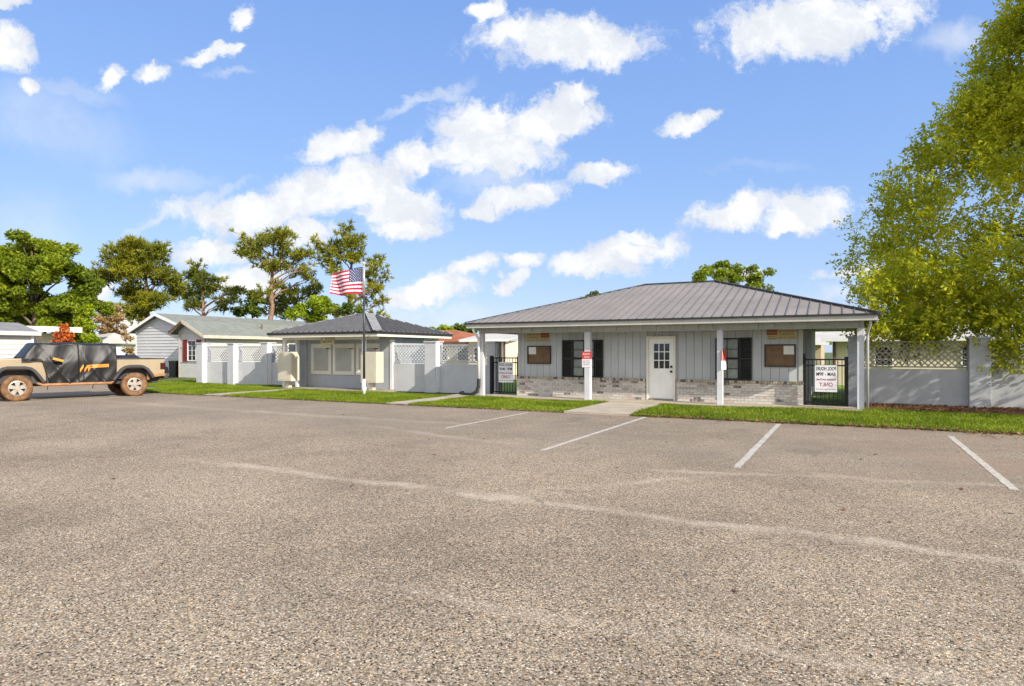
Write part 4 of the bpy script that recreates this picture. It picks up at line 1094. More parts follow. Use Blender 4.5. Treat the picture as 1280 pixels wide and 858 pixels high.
ga = gable_house('grey_house', 'grey lap-sided house with a plain gable end behind the pickup', -42.2, -36.6, -39.7, 26.2, 46, 3.0, 3.98, M['vinyl'], M['shingle'], .35)
gb = gable_house('white_house', 'white house with red shutters and a low green-grey roof', -36.0, -33.6, -35.2, 25.0, 46, 2.62, 3.36, M['vinylwhite'], M['shingle'], .4, zel=2.9, zf=.05, m_trim='rust', rowy=.9)
window_unit(gb, -35.15, -34.35, 1.05, 2.3, 24.97, M['whitepaint'], M['darkglass'], 2, 4, .05)
shutter(gb, -35.58, -35.17, 1.02, 2.33, 24.965, M['redshut']); shutter(gb, -34.33, -33.95, 1.02, 2.33, 24.965, M['redshut'])
MB().bar((-36.4, 24.55, 2.75), (-35.2, 24.55, 3.38), .06, .12).build('gable_trim', M['browntrim'], gb)
for yy in (31.2, 36.0):
    sidewin(-33.57, yy, yy + 1.0, 1.0, 2.2, gb, M['whitepaint'], M['darkglass'])
    for q in (yy - .45, yy + 1.03): MB().box(-33.575, -33.54, q, q + .4, .98, 2.22).build('shutter', M['redshut'], gb)
MB().tube([(-34.4, 29.8, 3.0), (-34.4, 29.8, 3.42)], .05, 8).build('vent_pipe', M['browntrim'], gb)
t = thing('trash_bin', 'black wheeled trash bin against the grey house foundation', 'trash bin', (-36.9, 25.5, 0))
p0 = Vector((-36.75, 25.3, 0))
MB().prism([(p0.x - .24, .08), (p0.x + .24, .08), (p0.x + .3, 1.0), (p0.x - .3, 1.0)], p0.y - .28, p0.y + .28, 'y').build('bin_body', M['black'], t)
MB().box(p0.x - .32, p0.x + .32, p0.y - .3, p0.y + .32, 1.0, 1.06).build('lid', M['flare'], t)
for q in (-.2, .2): MB().lathe([(0, -.03), (.1, -.03), (.1, .03), (0, .03)], (p0.x + q, p0.y + .26, .1), 'x', 14).build('wheel', M['black'], t)
# white shed to the far left, behind the pickup (its long wall faces +X)
t = thing('white_shed', 'white lap-sided shed with a grey roof at the left edge', 'shed', (-37, 13, 0))
sx, sy0, sy1, sze = -34.9, 6.0, 16.6, 2.5
mb = MB(); mb.box(-38.5, sx, sy0, sy1, .05, sze); lap(mb, sx + .001, .05, sze, lambda z: sy0, lambda z: sy1, .24, 1, 'x'); mb.build('wall', M['vinylwhite'], t)
rb = MB(); rb.prism([(-36.7, 3.05), (sx + .3, 2.56), (sx + .3, 2.46), (-36.7, 2.95)], sy0 - .2, sy1 + .2, 'y'); rb.prism([(-36.7, 3.05), (-36.7, 2.95), (-38.8, 2.4), (-38.8, 2.5)], sy0 - .2, sy1 + .2, 'y')
rf = rb.build('roof', M['greyshingle'], t)
MB().box(sx + .302, sx + .33, sy0 - .2, sy1 + .2, 2.38, 2.57).build('fascia', M['vinylwhite'], rf)
MB().box(sx + .025, sx + .05, sy1 - .1, sy1 + .01, .05, sze).build('corner_board', M['whitepaint'], t)
MB().box(sx + .022, sx + .05, 12.2, 13.6, 2.02, 2.10).build('wall_vent', M['frame_brown'], t)
MB().box(sx + .022, sx + .06, 13.9, 14.05, 1.45, 1.55).build('outlet_box', M['black'], t)
# carport house behind the shed, flat white roof on posts
P = at(46, 440, 44); 
t = thing('carport_house', 'house with a flat white porch roof behind the white shed', 'house', (P.x, P.y, 0))
hx, hy = P.x, P.y
MB().box(hx - 7, hx - .5, hy + .6, hy + 2.4, 0, 2.9).build('wall', M['creamwall'], t)
rb = MB(); rb.box(hx - 7.5, hx + .6, hy - 1.2, hy + 2.6, 3.2, 3.32); rf = rb.build('roof', M['whiteroof'], t)
MB().box(hx - 7.52, hx + .62, hy - 1.24, hy - 1.202, 2.98, 3.34).box(hx + .602, hx + .64, hy - 1.2, hy + 2.6, 2.98, 3.34).build('fascia', M['whitepaint'], rf)
for q in (-2.6, -1.0, .4): MB().box(hx + q - .1, hx + q + .1, hy - 1.0, hy - .8, 0, 3.198).build('porch_post', M['cream'], t)
window_unit(t, hx - 2.2, hx - 1.0, 1.0, 2.6, hy + .59, M['whitepaint'], M['darkglass'], 2, 2, .07)
# little pale blue shed behind the truck bed
P = at(140, 440, 56); hx, hy = P.x, P.y
t = thing('blue_shed', 'pale blue outbuilding with a cream roof beyond the pickup bed', 'shed', (hx, hy, 0))
MB().box(hx - 2.2, hx + 1.5, hy - 1.8, hy + 1.8, 0, 2.25).build('wall', M['bluewall'], t)
rb = MB(); e = 2.3; A = [(hx - 2.6, hy - 2.2, e), (hx + 1.9, hy - 2.2, e), (hx + 1.9, hy + 2.2, e), (hx - 2.6, hy + 2.2, e)]; a, b = (hx - 1.6, hy, 3.25), (hx + .3, hy, 3.25)
rb.quad(A[0], A[1], b, a).quad(A[1], A[2], b).quad(A[2], A[3], a, b).quad(A[3], A[0], a).quad(*A); rb.build('roof', M['whiteroof'], t)
MB().box(hx - 2.62, hx + 1.92, hy - 2.23, hy - 2.2, 2.2, 2.31).build('fascia', M['browntrim'], t)
MB().box(hx + 1.7, hx + 1.85, hy - 2.15, hy - 2.0, 0, 2.25).build('porch_post', M['cream'], t)
# two-storey house far behind the trees
P = at(138, 440, 80); hx, hy = P.x, P.y
t = gable_house('tall_house', 'two-storey house with a white gable showing among the far trees', hx - 2.0, hx + 2.0, hx, hy, hy + 3.5, 6.9, 7.7, M['vinyl'], M['greyshingle'], .5, rowy=.25)
window_unit(t, hx - 2.0, hx - 1.0, 3.6, 5.4, hy - .03, M['whitepaint'], M['darkglass'], 2, 2, .1)
window_unit(t, hx + 1.0, hx + 2.0, 3.6, 5.4, hy - .03, M['whitepaint'], M['darkglass'], 2, 2, .1)
# rust-red roofed house behind the middle wall
t = thing('red_roof_house', 'cream house with a rust-red roof behind the middle lattice wall', 'house', (-28, 43, 0))
x0, x1, y0, y1 = -36, -24.6, 40, 47
mb = MB(); mb.box(x0, x1, y0, y1, 0, 2.35); mb.build('wall', M['creamwall'], t)
rb = MB(); e = 2.35; A = [(x0 - .5, y0 - .5, e), (x1 + .5, y0 - .5, e), (x1 + .5, y1 + .5, e), (x0 - .5, y1 + .5, e)]; a, b = (x0 + 3, 43.5, 3.35), (x1 - 3.4, 43.5, 3.35)
rb.quad(A[0], A[1], b, a).quad(A[1], A[2], b).quad(A[2], A[3], a, b).quad(A[3], A[0], a).quad(*A); rf = rb.build('roof', M['redroof'], t)
MB().box(x0 - .52, x1 + .52, y0 - .54, y0 - .5, 2.2, 2.36).build('fascia', M['browntrim'], rf)
for q in (-29.6, -27.4, -25.6): window_unit(t, q, q + 1.0, .9, 2.0, y0 - .004, M['whitepaint'], M['darkglass'], 1, 2, .08)
# pale houses beyond the pool gates
def pale_house(label, x0, x1, y0, y1, ze, zr, m_wall, m_roof, wins, corner=None, name='cream_house'):
    t = thing(name, label, 'house', ((x0 + x1)/2, (y0 + y1)/2, 0))
    MB().box(x0, x1, y0, y1, 0, ze).build('wall', m_wall, t)
    rb = MB(); yc = (y0 + y1) / 2; o = .45
    rb.prism([(y0 - o, ze + .02), (yc, zr), (y1 + o, ze + .02), (y1 + o, ze + .1), (yc, zr + .1), (y0 - o, ze + .1)], x0 - .5, x1 + .5, 'x')
    rf = rb.build('roof', m_roof, t)
    MB().box(x0 - .5, x1 + .5, y0 - o - .03, y0 - o - .001, ze - .06, ze + .1).build('fascia', M['whitepaint'], rf)
    for q, w, z0, z1 in wins: window_unit(t, q, q + w, z0, z1, y0 - .004, M['whitepaint'], M['darkglass'], 1, 3, .07)
    if corner: MB().box(corner - .06, corner + .06, y0 - .08, y0 - .002, 0, ze).build('downspout', M['browntrim'], t)
    return t
pale_house('cream house with white eaves seen over the right gate', -.7, 6.5, 34.5, 42, 2.15, 3.0, M['creamwall'], M['whiteroof'], [(1.05, .8, .9, 1.9), (4.4, .8, .9, 1.9)], -.62)
pale_house('tan house farther back in the gap over the right gate', -7.5, -1.6, 46, 53, 2.1, 3.2, M['tanwall'], M['whiteroof'], [(-3.4, .8, .9, 1.9)], None, 'tan_house')
pale_house('cream house with white eaves seen over the left gate', -23.4, -20.5, 38.0, 50, 2.35, 3.3, M['creamwall'], M['whiteroof'], [(-23.0, .6, .9, 1.9)], -20.55)
pale_house('tan house farther back in the gap over the left gate', -27, -17.5, 53, 59, 2.4, 3.7, M['tanwall'], M['whiteroof'], [(-22, .8, .9, 1.9)], None, 'tan_house')
pale_house('pale blue house behind the weathered lattice on the far right', 8.0, 18, 33, 41, 2.3, 3.2, M['bluewall'], M['whiteroof'], [(9.5, 1, .9, 1.9)], None, 'blue_house')
# dark sedan parked beyond the pickup
P = at(155, 440, 36)
car = thing('sedan', 'dark sedan parked beyond the pickup bed', 'car', (P.x, P.y, 0), R(20), local=True)
mb = MB(); mb.prism([(-2.2, .35), (-2.25, .8), (-1.5, .95), (1.2, .92), (2.1, .75), (2.2, .4)], -.85, .85, 'y'); mb.build('body', M['carpaint'], car, bevel=.06)
mb = MB(); mb.prism([(-1.7, .94), (-1.0, 1.40), (.2, 1.42), (1.1, .93)], -.72, .72, 'y'); cb_ = mb.build('cabin', M['carpaint'], car, bevel=.05)
for sy in (1, -1):
    MB().prism([(-1.35, .97), (-.92, 1.33), (.16, 1.35), (.85, .97)], sy * .722, sy * .735, 'y').build('side_window', M['darkglass'], cb_)
for x in (-1.35, 1.35):
    for sy in (1, -1): MB().lathe([(0, -.1), (.28, -.1), (.32, -.06), (.32, .06), (.28, .1), (0, .1)], (x, sy * .78, .32), 'y', 22).build('wheel', M['black'], car, True)

# ------------------------------------------------------------------ trees
def limb(mb, a, b, ra, rb, rnd, sag=.12, n=7):
    a, b = Vector(a), Vector(b); L = (b - a).length
    o = Vector((rnd.uniform(-1, 1), rnd.uniform(-1, 1), rnd.uniform(.2, 1))) * (L * sag)
    pts, rad = [], []
    for i in range(n + 1):
        t = i / n; q = a.lerp(b, t) + o * (4 * t * (1 - t)) * (1 if t < .5 else 1)
        q += Vector((rnd.uniform(-1, 1), rnd.uniform(-1, 1), rnd.uniform(-1, 1))) * (L * .018)
        pts.append(q); rad.append(ra + (rb - ra) * t)
    pts[0] = a; pts[-1] = b
    mb.tube(pts, rad, 6, cap=False)
    return pts
def tree(name, label, d, blobs, trunk_px, leaf, style='broad', trunk_r=.2, bark='barkgrey', dens=1.0, leafsize=.13, group=None, cat='tree', seed=1, clump=.55, depth=1.0, trunk_top=None, limbs=True):
    """crown from a set of foliage masses (px, py, radius px) at distance d, each broken into many leaf clumps"""
    rnd = random.Random(seed); rg = np.random.default_rng(seed)
    base = at(trunk_px, HZ, d); base.z = 0
    t = thing(name, label, cat, base, group=group)
    cen, tips = [], []
    spread = max(b[0] for b in blobs) - min(b[0] for b in blobs)
    for (px, py, r) in blobs:
        c = at(px, py, d); rr = r * d / F_
        dep = rnd.uniform(-.28, .28) * spread * d / F_ * depth
        c = c + Vector((-S_, C_, 0)) * dep; tips.append((c, rr))
        n = max(2, int((rr / clump) ** 2 * 4.6))
        for _ in range(n):
            v = rg.normal(size=3); v /= np.linalg.norm(v); k = rg.uniform(.35, 1.0) ** .5
            if v[2] < -.3 and rg.random() < .5: v[2] = -v[2]
            cen.append((np.array(c) + v * rr * k * np.array([1, 1, .85]), clump * rg.uniform(.6, 1.15)))
    V = []
    for c, rc in cen:
        n = int(230 * dens * (rc / .55) ** 2 * (.13 / leafsize) ** 1.3)
        if style == 'pine':
            # tufts of needles on short shoots
            ns = max(3, n // 14)
            sh = rg.normal(size=(ns, 3)) * np.array([.5, .5, .28]) * rc
            ax = sh / (np.linalg.norm(sh, axis=1, keepdims=True) + 1e-6) * .8 + np.array([0, 0, .55])
            pts = np.repeat(sh + c, 14, 0); ax = np.repeat(ax, 14, 0)
            V.append(needles(pts, ax, rg.uniform(.6, 1.1, len(pts)) * leafsize * 1.9, leafsize * .16))
        else:
            v = rg.normal(size=(n, 3)); v /= np.linalg.norm(v, axis=1, keepdims=True)
            p = v * (rg.uniform(0, 1, (n, 1)) ** .45) * rc * np.array([1, 1, .7]) + c
            V.append(leaves(p, rg.uniform(.6, 1.1, n) * leafsize, rg.uniform(.35, .6, n) * leafsize, .5))
    crown = arrmesh('crown', np.concatenate(V), None, M[leaf], t)
    mb = MB()
    topc = max(tips, key=lambda q: q[0].z)[0]
    tt = Vector((base.x * .7 + topc.x * .3, base.y * .7 + topc.y * .3, topc.z - .2)) if trunk_top is None else at(trunk_top[0], trunk_top[1], d)
    tp = [base + Vector((0, 0, -.05))]
    for i in range(1, 9):
        q = i / 8; tp.append(base.lerp(tt, q) + Vector((rnd.uniform(-1, 1), rnd.uniform(-1, 1), 0)) * .07 * (tt.z / 8))
    mb.tube(tp, [trunk_r * (1.25 if i == 0 else 1) * (1 - .8 * (i / 8) ** 1.2) for i in range(9)], 10)
    if limbs:
        for c, rr in tips:
            zc = c.z - (.9 if style == 'pine' else 1.6) * min(1.6, (Vector((c.x - base.x, c.y - base.y, 0))).length * .5 + .3)
            zc = max(min(zc, tt.z * .96), tt.z * .25); q = zc / max(tt.z, .1)
            a = base.lerp(tt, q); r0 = trunk_r * (1 - .8 * q ** 1.2) * .5
            pts = limb(mb, a, c, max(r0, .03), .02, rnd)
            for _ in range(3):
                e = c + Vector((rnd.gauss(0, 1), rnd.gauss(0, 1), rnd.gauss(.2, .7))) * rr * .7
                limb(mb, pts[4], e, max(r0 * .4, .015), .008, rnd, n=4)
    mb.build('trunk', M[bark], t, True)
    return t
G1 = 'trees behind the houses'
tree('broadleaf_tree', 'large rounded bright green tree at the left edge', 50, [(20,332,30),(48,322,24),(72,325,20),(90,345,17),(98,370,18),(60,352,30),(20,368,34),(55,388,30),(92,393,22),(-22,350,40),(-28,392,40),(20,398,30),(110,388,10),(78,402,20),(12,318,14),(50,306,8),(75,312,8),(22,312,8),(114,378,8),(96,356,15),(106,366,9),(84,338,14),(36,314,13),(10,345,18)], 45, 'leaf_broad', trunk_r=.3, dens=1.0, leafsize=.17, clump=.75, group=G1, seed=3)
tree('pine_tree', 'dense domed olive-green pine behind the grey house', 62, [(180,313,13),(162,324,15),(198,322,14),(150,343,15),(176,343,20),(206,347,16),(216,366,12),(150,370,12),(176,373,18),(200,380,15),(138,350,8),(186,394,12),(166,392,10),(222,350,8),(190,330,14)], 186, 'needle', 'pine', .28, 'bark', 1.25, .26, G1, seed=4, clump=.8)
tree('pine_tree', 'lower ragged pine with a branch reaching right, above the grey house roof', 57, [(250,337,11),(240,349,11),(264,348,9),(235,365,11),(258,368,12),(278,366,9),(298,366,6),(245,384,10),(270,383,9),(286,378,6),(229,380,8),(306,368,3),(252,355,9)], 254, 'needle_dark', 'pine', .22, 'bark', 1.0, .24, G1, seed=5, clump=.6)
tree('pine_tree', 'tallest pine with bare reddish trunk and spreading crown behind the white house', 50, [(340,291,11),(322,297,9),(303,301,8),(360,301,11),(332,313,12),(356,320,14),(378,322,9),(306,316,7),(345,337,12),(372,340,11),(390,337,6),(320,328,6),(398,328,5),(345,302,10),(312,306,7),(295,311,4),(340,370,8),(347,360,5),(383,352,5)], 336, 'needle', 'pine', .27, 'bark', 1.0, .22, G1, seed=6, clump=.55, trunk_top=(342, 305))
tree('pine_tree', 'dark shorter pine between the tallest pine and the flag', 56, [(352,378,10),(368,370,10),(386,366,8),(375,382,9),(355,392,9),(397,360,5),(362,360,6),(340,392,7)], 362, 'needle_dark', 'pine', .18, 'bark', 1.0, .23, G1, seed=7, clump=.6)
tree('pine_tree', 'tall loose-crowned pine behind the flag', 52, [(436,293,11),(421,304,9),(452,307,11),(406,314,8),(424,324,11),(446,324,12),(467,324,9),(476,335,8),(460,345,10),(470,362,9),(481,379,7),(478,350,6),(441,374,7),(456,371,8),(449,388,6),(476,394,5),(425,344,8),(398,308,5),(440,308,8),(410,330,5)], 433, 'needle', 'pine', .25, 'bark', 1.0, .22, G1, seed=8, clump=.55, trunk_top=(440, 300))
tree('conifer', 'small dark conifer left of the tallest pine trunk', 60, [(312,380,8),(320,388,9),(306,391,7),(328,376,7),(318,372,4)], 316, 'leaf_dark', trunk_r=.14, dens=1.0, leafsize=.2, clump=.6, group=G1, seed=9)
tree('broadleaf_tree', 'small bright lime-green tree below the flag', 47, [(385,386,11),(400,383,12),(413,388,10),(372,394,9),(395,396,13),(393,376,6),(408,378,6)], 395, 'leaf_bright', trunk_r=.12, dens=1.0, leafsize=.15, clump=.5, group=G1, seed=10)
tree('evergreen_shrub', 'dark green shrub peeking over the mail building roof', 44, [(427,389,8),(441,388,8),(417,386,6),(450,392,5),(434,384,5)], 434, 'leaf_dark', trunk_r=.08, dens=1.1, leafsize=.13, clump=.45, group='shrubs behind the houses', cat='shrub', seed=11)
tree('broadleaf_tree', 'open-crowned green tree rising behind the clubhouse roof', 46, [(884,341,9),(904,335,9),(924,339,9),(871,347,7),(894,350,9),(914,352,11),(938,352,9),(950,358,8),(961,364,6),(934,365,9),(944,337,4),(969,369,3),(866,355,5),(900,365,10),(952,345,4)], 912, 'leaf_broad', trunk_r=.2, dens=.75, leafsize=.14, clump=.45, group=G1, seed=12)
tree('broadleaf_tree', 'tiny treetop peeking over the left slope of the clubhouse roof', 70, [(735,372,5),(745,370,4),(729,374,3)], 738, 'leaf_dark', trunk_r=.15, dens=.8, leafsize=.2, clump=.5, group=G1, seed=13)
for k, (px, py, r, lf, lab) in enumerate(((556, 413, 6, 'leaf_bright', 'pale green far tree beside the mail building roof'), (571, 411, 6, 'leaf_dark', 'dark far tree over the rust-red roof'), (584, 412, 7, 'leaf_dark', 'dark far tree next to the clubhouse eave'), (540, 413, 5, 'leaf_bright', 'lowest pale green far tree touching the mail building roof'))):
    tree('broadleaf_tree', lab, 105 + k * 6, [(px, py, r), (px + r * .8, py + 2, r * .7), (px - r * .7, py + 2, r * .7), (px, py + 9, r)], px, lf, trunk_r=.2, dens=.8, leafsize=.3, clump=.8, group='far trees on the skyline', seed=20 + k)
tree('dead_tree', 'brown dried vine-covered tree in front of the two-storey house', 57, [(140,394,9),(133,405,9),(150,401,8),(124,399,6),(149,388,5),(140,414,9),(156,411,6),(128,414,7),(146,422,6),(136,385,4)], 140, 'leaf_dead', trunk_r=.16, dens=.6, leafsize=.15, clump=.45, group=G1, seed=30)
tree('evergreen_shrub', 'brown and green bush between the pale blue shed and the grey house', 50, [(158,425,5),(160,436,5),(161,446,5)], 160, 'leaf_dead', trunk_r=.06, dens=.8, leafsize=.13, clump=.4, group='shrubs behind the houses', cat='shrub', seed=31)
tree('columnar_tree', 'narrow upright green tree behind the cab cover, left of the pair', 47, [(99,396,5),(98,404,6),(98,414,7),(99,424,7),(100,388,3)], 99, 'leaf_broad', trunk_r=.08, dens=1.1, leafsize=.14, clump=.45, group='narrow upright trees behind the pickup', seed=32)
tree('columnar_tree', 'narrow upright green tree behind the cab cover, right of the pair', 47, [(112,394,5),(112,402,6),(111,412,7),(112,424,8),(112,386,3)], 112, 'leaf_bright', trunk_r=.08, dens=1.0, leafsize=.14, clump=.45, group='narrow upright trees behind the pickup', seed=33)
tree('orange_shrub', 'orange-red shrub behind the pickup cab', 41, [(80,415,5),(74,421,5),(84,421,4),(78,409,3),(79,428,7),(87,426,4),(70,427,4)], 78, 'leaf_orange', trunk_r=.06, dens=.75, leafsize=.12, clump=.3, group='shrubs behind the houses', cat='shrub', seed=34)
for px, d, lab in ((1052, 31, 'small reddish shrub behind the right gate'), (622, 36.0, 'small reddish shrub behind the left gate')):
    tree('red_shrub', lab, d, [(px, 468, 4), (px + 1, 474, 5), (px - 1, 462, 3)], px, 'leaf_orange', trunk_r=.04, dens=.9, leafsize=.08, clump=.3, group='reddish shrubs behind the gates', cat='shrub', seed=40 + px)
# the big yellow-green tree on the right
def oak():
    rnd = random.Random(50); rg = np.random.default_rng(50)
    cx, cy = 7.2, 24.3
    t = thing('shade_tree', 'big yellow-green tree leaning over the right-hand lattice wall', 'tree', (cx, cy, 0))
    Z = [1.2, 2.2, 3.5, 5.0, 6.4, 8.3, 10, 11.8, 13.6, 14.8]; Rr = [5.8, 6.2, 6.4, 6.6, 6.3, 4.7, 3.7, 2.9, 1.7, .5]
    def rad(z): return float(np.interp(z, Z, Rr))
    cl = []
    tries = 0
    hol = [(np.array(at(1258, 245, 16.8)), 1.3), (np.array(at(1275, 130, 16.8)), .7)]
    while len(cl) < 740 and tries < 60000:
        tries += 1
        z = rg.uniform(1.4, 14.6); a = rg.uniform(0, 2 * np.pi); k = rg.uniform(.0, 1) ** .42
        r = rad(z) * k; x = cx + r * math.cos(a); ry = .60 if (x < 5.2 or math.sin(a) > 0) else .60 + .5 * min(1, (x - 5.2) / 1.5); y = cy + r * ry * math.sin(a)  # right front of the crown, out of view, bulges forward to shade the wall
        n = noise.noise(Vector((x * .42, y * .42, z * .42)))
        if n < -.1 and rg.random() < .85: continue
        if z < 3.2 and k < .6: continue
        if z < 2.5 and x < 4.6: continue
        if any(np.linalg.norm(np.array([x, y, z]) - h) < r_ for h, r_ in hol): continue
        if x > 6.5 and y > 22 and rg.random() < .6: continue
        if z < 2.0 and y < 20.6 and x < 2.5: continue
        cl.append((np.array([x, y, z]), rg.uniform(.34, .72)))
    nmain = len(cl)
    for _ in range(58):   # skirt of low foliage spilling over the lattice
        x = rg.uniform(.4, 3.6) ; y = rg.uniform(20.3, 22.2); z = rg.uniform(1.72, 3.9) + .3 * max(0, x - 1.5)
        cl.append((np.array([x, y, z]), rg.uniform(.28, .5)))
    # low branches hanging over the wall pillar
    for (px, py, d) in ((1225, 418, 17.0), (1240, 432, 16.8), (1255, 412, 16.6), (1232, 404, 17.2), (1268, 425, 16.4), (1275, 405, 16.5), (1248, 448, 16.8), (1215, 405, 17.2), (1262, 396, 16.6), (1290, 415, 16.3), (1244, 460, 16.9), (1205, 396, 17.4), (1276, 440, 16.4)):
        cl.append((np.array(at(px, py, d)), rg.uniform(.26, .42)))
    # lacy outer sprays on the left outline
    for _ in range(230):
        z = rg.uniform(2.0, 13.5); a = math.pi + rg.normal(0, .55); r = rad(z) * rg.uniform(.92, 1.12)
        cl.append((np.array([cx + r * math.cos(a), cy + r * .6 * math.sin(a), z]), rg.uniform(.16, .32)))
    V = []
    mb = MB()
    for c, rc in cl:
        # sprigs: leaves strung along thin drooping twigs
        ns = max(4, int(32 * (rc / .5) ** 1.6))
        for _ in range(ns):
            v = rg.normal(size=3); v /= np.linalg.norm(v); o = c + v * rc * rg.uniform(.1, .9)
            dirv = v + np.array([0, 0, rg.uniform(-.7, .5)]); dirv /= np.linalg.norm(dirv)
            nl = rg.integers(7, 13); s = np.linspace(0, rg.uniform(.25, .45), nl)[:, None]
            V.append(o + dirv * s + rg.normal(0, .03, (nl, 3)))
    P = np.concatenate(V); n = len(P)
    Q = leaves(P, rg.uniform(.042, .080, n), rg.uniform(.021, .037, n), .45, .5)
    arrmesh('crown', Q, None, M['leaf_oak'], t)
    top = Vector((cx - .3, cy, 10.5)); base = Vector((cx, cy, -.05))
    mb.tube([base, (cx - .05, cy, 1.2), (cx - .1, cy + .05, 3), (cx - .25, cy, 6), (cx - .2, cy, 8.5), top], [.42, .34, .3, .22, .13, .05], 12)
    for (px, py, d, r0) in ((1228, 283, 18.5, .10), (1240, 200, 19, .08)):
        e = at(px, py, d); limb(mb, Vector((cx - .2, cy, max(2.2, e.z - 1.6))), e, r0, .03, rnd, .05, 9)
    for i, (c, rc) in enumerate(cl):
        if i % 9 == 0 and i < nmain and (((c[0] - cx) / 1.0) ** 2 + ((c[1] - cy) / .6) ** 2) < (.86 * rad(c[2])) ** 2:
            c = Vector(c); q = min(.92, max(.16, (c.z - 1.5) / 12)); a = Vector((cx - .2, cy, 10.5 * q))
            a.z = max(1.6, min(a.z, c.z - .35 * (c - a).length)); pts = limb(mb, a, c, .08 * (1.15 - q), .012, rnd, .12, 8)
            for _ in range(3):
                e = c + Vector((rnd.gauss(0, .6), rnd.gauss(0, .6), rnd.gauss(0, .5)))
                limb(mb, pts[5], e, .02, .006, rnd, .15, 5)
    mb.build('trunk', M['bark_dark'], t, True)
oak()

# ------------------------------------------------------------------ sky, sun, camera
AZ, EL = R(-19.5), R(31.5)                       # sun azimuth measured from +X towards +Y
sd = Vector((math.cos(EL) * math.cos(AZ), math.cos(EL) * math.sin(AZ), math.sin(EL)))
su = bpy.data.lights.new('sun', 'SUN'); su.energy = 3.7; su.angle = R(.53); su.color = (1, .93, .82)
so = bpy.data.objects.new('sun', su); COL.objects.link(so); so.rotation_euler = sd.to_track_quat('Z', 'Y').to_euler()
W = bpy.data.worlds.new('World'); sc.world = W; W.use_nodes = True
nt = W.node_tree; nt.nodes.clear()
wo = nt.nodes.new('ShaderNodeOutputWorld')
sky = nd(nt, 'ShaderNodeTexSky', sky_type='NISHITA', sun_disc=False, sun_elevation=EL, sun_rotation=math.pi / 2 - AZ, air_density=1.0, dust_density=.6, ozone_density=1.6, altitude=0)
dirn = nd(nt, 'ShaderNodeNewGeometry').outputs['Incoming']
dv = nd(nt, 'ShaderNodeVectorMath', {0: dirn}, operation='SCALE'); dv.inputs['Scale'].default_value = -1.0
D = dv.outputs[0]
def dot(v): 
    n = nd(nt, 'ShaderNodeVectorMath', {0: D, 1: v}, operation='DOT_PRODUCT'); return n.outputs['Value']
fw = mth(nt, 'MAXIMUM', dot((-S_, C_, 0)), .08)
U = mth(nt, 'DIVIDE', dot((C_, S_, 0)), fw); Vv = mth(nt, 'DIVIDE', dot((0, 0, 1)), fw)
UV = nd(nt, 'ShaderNodeCombineXYZ', {0: U, 1: Vv}).outputs[0]
# clouds: soft banks in the sky dome, billowed by noise
w1 = nd(nt, 'ShaderNodeTexNoise', {'Vector': UV, 'Scale': 8.0, 'Detail': 9.0, 'Roughness': .66})
wv = nd(nt, 'ShaderNodeVectorMath', {0: w1.outputs['Color'], 1: (.5, .5, .5)}, operation='SUBTRACT').outputs[0]
wv = nd(nt, 'ShaderNodeVectorMath', {0: wv}, operation='SCALE'); wv.inputs['Scale'].default_value = .11
PV = nd(nt, 'ShaderNodeVectorMath', {0: UV, 1: wv.outputs[0]}, operation='ADD').outputs[0]
BK = [(715,52,112,34,0),(640,48,40,18,10),(1020,28,135,46,8),(430,174,58,22,8),(595,150,55,34,0),(680,150,75,26,8),(610,190,75,38,0),(715,120,34,13,10),(520,195,38,20,0),
      (430,235,100,38,8),(330,262,115,26,4),(500,255,62,36,-10),(755,211,42,14,12),(650,245,52,17,14),(600,262,30,12,10),(865,153,34,12,25),(918,268,50,20,8),(1015,264,64,28,12),(990,290,34,14,0),
      (772,320,80,20,10),(745,336,54,13,0),(798,300,34,13,0),(540,366,58,17,8),(590,337,32,13,10),(655,328,28,14,0),(638,354,26,10,20),(8,62,32,26,0),(30,107,14,11,0),(135,92,24,16,30),(198,82,24,14,0),
      (270,62,38,10,8),(297,20,18,13,20),(605,18,25,12,0),(260,312,60,18,5),(390,296,45,18,5),(310,350,50,20,8),(125,358,26,18,0),(505,290,40,18,0),(700,395,60,12,0),(1085,345,60,10,5),(930,345,25,6,0),(0,6,40,10,8)]
HZE = [(1185,52,45,24,20,.5),(190,222,80,16,-6,.42),(235,258,92,7,27,.55),(530,121,70,7,20,.45),(60,150,110,50,-15,.28),(90,110,70,14,-10,.3),(40,290,60,50,0,.2),(290,90,30,8,0,.35),(620,230,80,20,0,.4),(1060,372,60,14,0,.4),(560,395,120,18,0,.3),(950,215,80,8,0,.12)]
def ell(px, py, rx, ry, ang):
    m = nd(nt, 'ShaderNodeMapping', {'Vector': PV, 'Location': ((px - 640) / F_, (HZ - py) / F_, 0), 'Rotation': (0, 0, R(ang)), 'Scale': (rx * 1.06 / F_, ry * 1.06 / F_, 1)}, vector_type='TEXTURE')
    return nd(nt, 'ShaderNodeVectorMath', {0: m.outputs[0]}, operation='LENGTH').outputs['Value']
acc = None
for b in BK:
    e = ell(*b); acc = e if acc is None else mth(nt, 'SMOOTH_MIN', acc, e, .14)
fine = noi(nt, PV, 30, 8, .68); mid = noi(nt, PV, 10, 7, .65)
edge = mth(nt, 'ADD', acc, mth(nt, 'ADD', mth(nt, 'MULTIPLY', mth(nt, 'SUBTRACT', fine, .5), 1.3), mth(nt, 'MULTIPLY', mth(nt, 'SUBTRACT', mid, .5), 1.5)))
dens = mrange(nt, edge, .58, 1.18, 1, 0)
for b in HZE:
    e = ell(*b[:5]); k = mrange(nt, mth(nt, 'ADD', e, mth(nt, 'MULTIPLY', mth(nt, 'SUBTRACT', mid, .5), 1.2)), .2, 1.2, b[5], 0)
    dens = mth(nt, 'MAXIMUM', dens, k)
